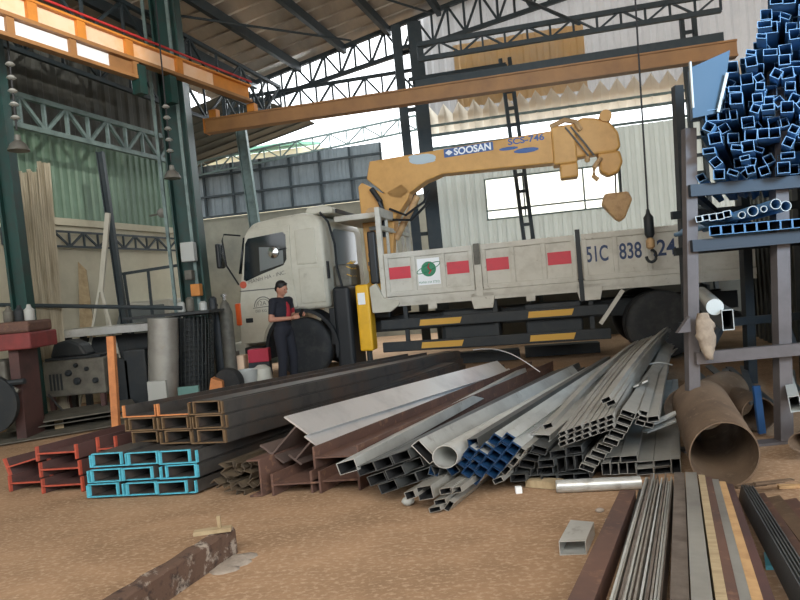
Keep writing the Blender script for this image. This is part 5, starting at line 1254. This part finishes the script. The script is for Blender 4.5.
# planks under the lorry tail
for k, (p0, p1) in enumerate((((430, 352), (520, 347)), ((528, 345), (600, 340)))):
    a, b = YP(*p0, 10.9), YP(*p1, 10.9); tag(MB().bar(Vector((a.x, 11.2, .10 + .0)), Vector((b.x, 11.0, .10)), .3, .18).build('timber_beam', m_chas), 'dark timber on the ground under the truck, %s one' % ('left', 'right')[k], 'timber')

# ================================================================== the man with a phone
pm = G(289, 389); MANR = radians(60)
MN = thing('person', 'person in black and red shirt looking at a phone by the front wheel', 'person', (pm.x, pm.y, 0), MANR)


def remesh(mb, name, mt, parent, vox, it=3, smooth=True):
    o = mb.build(name, mt, parent, local=True)
    md = o.modifiers.new('r', 'REMESH'); md.mode = 'VOXEL'; md.voxel_size = vox; md.use_smooth_shade = True
    m2 = o.modifiers.new('s', 'SMOOTH'); m2.iterations = it; m2.factor = .5
    dg = bpy.context.evaluated_depsgraph_get(); me = bpy.data.meshes.new_from_object(o.evaluated_get(dg))
    old = o.data; o.modifiers.clear(); o.data = me; bpy.data.meshes.remove(old)
    if not me.materials: me.materials.append(mt)
    return o


# joints; the man faces -Y locally
hipZ = .90
HL, HR = (-.095, 0, hipZ), (.095, 0, hipZ); KL_, KR_ = (-.11, -.03, .49), (.12, -.05, .49); AL, AR = (-.12, .02, .09), (.14, .0, .09)
SL, SR = (-.19, .0, 1.40), (.19, .0, 1.40); EL, ER = (-.25, .02, 1.13), (.26, .0, 1.13); WL, WR = (-.06, -.24, 1.13), (.10, -.27, 1.16)
NK = (0, .01, 1.45); HD = Vector((0, -.035, 1.60)); tilt = Matrix.Rotation(radians(22), 3, 'X')


def limbs(mb, g=0.0, legs=True, arms=True, forearm=True, torso=True):
    if torso:
        mb.ell((0, .0, 1.26), .175 + g, .115 + g, .20 + g); mb.ell((0, .0, 1.08), .155 + g, .105 + g, .15 + g); mb.ell((0, .005, .95), .165 + g, .115 + g, .13 + g)
        mb.caps(SL, .062 + g, SR, .062 + g); mb.caps((-.1, 0, 1.35), .085 + g, (.1, 0, 1.35), .085 + g)
    if legs:
        for a, b, c_ in ((HL, KL_, AL), (HR, KR_, AR)):
            mb.caps(a, .088 + g, b, .058 + g); mb.caps(b, .058 + g, c_, .040 + g)
    if arms:
        for a, b, c_ in ((SL, EL, WL), (SR, ER, WR)):
            mb.caps(a, .056 + g, Vector(a).lerp(Vector(b), .62 if not forearm else 1), .043 + g)
            if forearm: mb.caps(b, .042 + g, c_, .027 + g)
    return mb


mb = limbs(MB())
mb.caps(NK, .055, HD + Vector((0, .02, -.05)), .052)
R_ = tilt
def hp(x, y, z): return HD + R_ @ Vector((x, y, z))
mb.ell(HD, .075, .095, .115, 18, 12, R_); mb.ell(hp(0, -.022, -.055), .055, .066, .062, 14, 9, R_); mb.ell(hp(0, .02, .03), .077, .088, .082, 14, 9, R_)
mb.caps(hp(0, -.092, .02), .010, hp(0, -.112, -.022), .016, 8); mb.ell(hp(0, -.088, -.055), .022, .012, .008, 10, 6, R_)
for s_ in (-1, 1):
    mb.ell(hp(.077 * s_, .01, -.005), .010, .022, .034, 8, 6, R_); mb.ell(hp(.03 * s_, -.083, .028), .018, .010, .008, 8, 6, R_)
for a in (AL, AR): mb.caps((a[0], .05, .05), .038, (a[0], -.13, .035), .030)
# hands: palm, four fingers curled round the phone, thumb


def hand(mb, w_, side):
    w_ = Vector(w_); d = Vector((.05 * -side * 0, -1, .15)).normalized(); r = Vector((side, 0, 0)); u_ = Vector((0, .15, 1))
    pc = w_ + d * .05; mb.caps(w_, .026, pc, .034, 8)
    for k, L in enumerate((.062, .070, .066, .052)):
        b = pc + d * .028 + u_ * (-.026 + .0175 * k) ; m_ = b + d * L * .55 + r * -.006; e = m_ + d * L * .2 - r * side * side * .0 + Vector((-side * .034, 0, 0)); mb.caps(b, .0095, m_, .0085, 6); mb.caps(m_, .0085, e, .0075, 6)
    th = pc + u_ * .026; mb.caps(th, .012, th + Vector((-side * .03, -.03, .03)), .010, 6); mb.caps(th + Vector((-side * .03, -.03, .03)), .010, th + Vector((-side * .055, -.05, .03)), .008, 6)


hand(mb, WL, -1); hand(mb, WR, 1)
body = remesh(mb, 'body', m_skin, MN, .0075, 2)
mb = limbs(MB(), .012, False, True, False); sh = remesh(mb, 'shirt', m_shirt, MN, .012, 3)
mb = MB(); mb.ell((0.02, -.035, 1.24), .095, .105, .19); mb.caps(Vector(SR).lerp(Vector(ER), .45), .060, Vector(SR).lerp(Vector(ER), .6), .058)
remesh(mb, 'red_panel', m_shirtr, sh, .012, 2)
mb = MB(); mb.ell((0, .005, .95), .180, .130, .125)
for a, b, c_ in ((HL, KL_, AL), (HR, KR_, AR)): mb.caps(a, .105, b, .078); mb.caps(b, .078, c_, .062)
remesh(mb, 'trousers', m_pants, MN, .014, 3)
for a in (AL, AR):
    mb = MB(); mb.caps((a[0], .055, .055), .046, (a[0], -.14, .042), .040); mb.box((a[0] - .045, -.18, 0.001), (a[0] + .045, .1, .03)); remesh(mb, 'shoe', m_black, MN, .01, 2)
mb = MB(); mb.ell(hp(0, .022, .045), .086, .098, .090, 16, 10, R_); mb.ell(hp(0, -.035, .100), .055, .045, .022, 12, 7, R_); mb.ell(hp(0, .06, -.01), .076, .055, .07, 12, 8, R_)
remesh(mb, 'hair', m_hair, MN, .008, 1)
for s_ in (-1, 1): mb = MB(); mb.ell(hp(.03 * s_, -.088, .016), .010, .007, .006, 8, 6, R_); part(mb, 'eye', m_black, MN)
ph = MN.location + Matrix.Rotation(MANR, 3, 'Z') @ Vector((.02, -.335, 1.19))
phd = Matrix.Rotation(MANR, 3, 'Z')
mb = MB(); a, b = ph + phd @ Vector((-.04, 0, -.05)), ph + phd @ Vector((.04, 0, -.05)); up_ = phd @ Vector((0, -.06, .12)); nn_ = phd @ Vector((0, -.008, -.004))
mb.hexa([a, b, b + nn_, a + nn_], [a + up_, b + up_, b + up_ + nn_, a + up_ + nn_])
tag(mb.build('mobile_phone', m_black), 'black phone held in the hands of the person', 'phone')
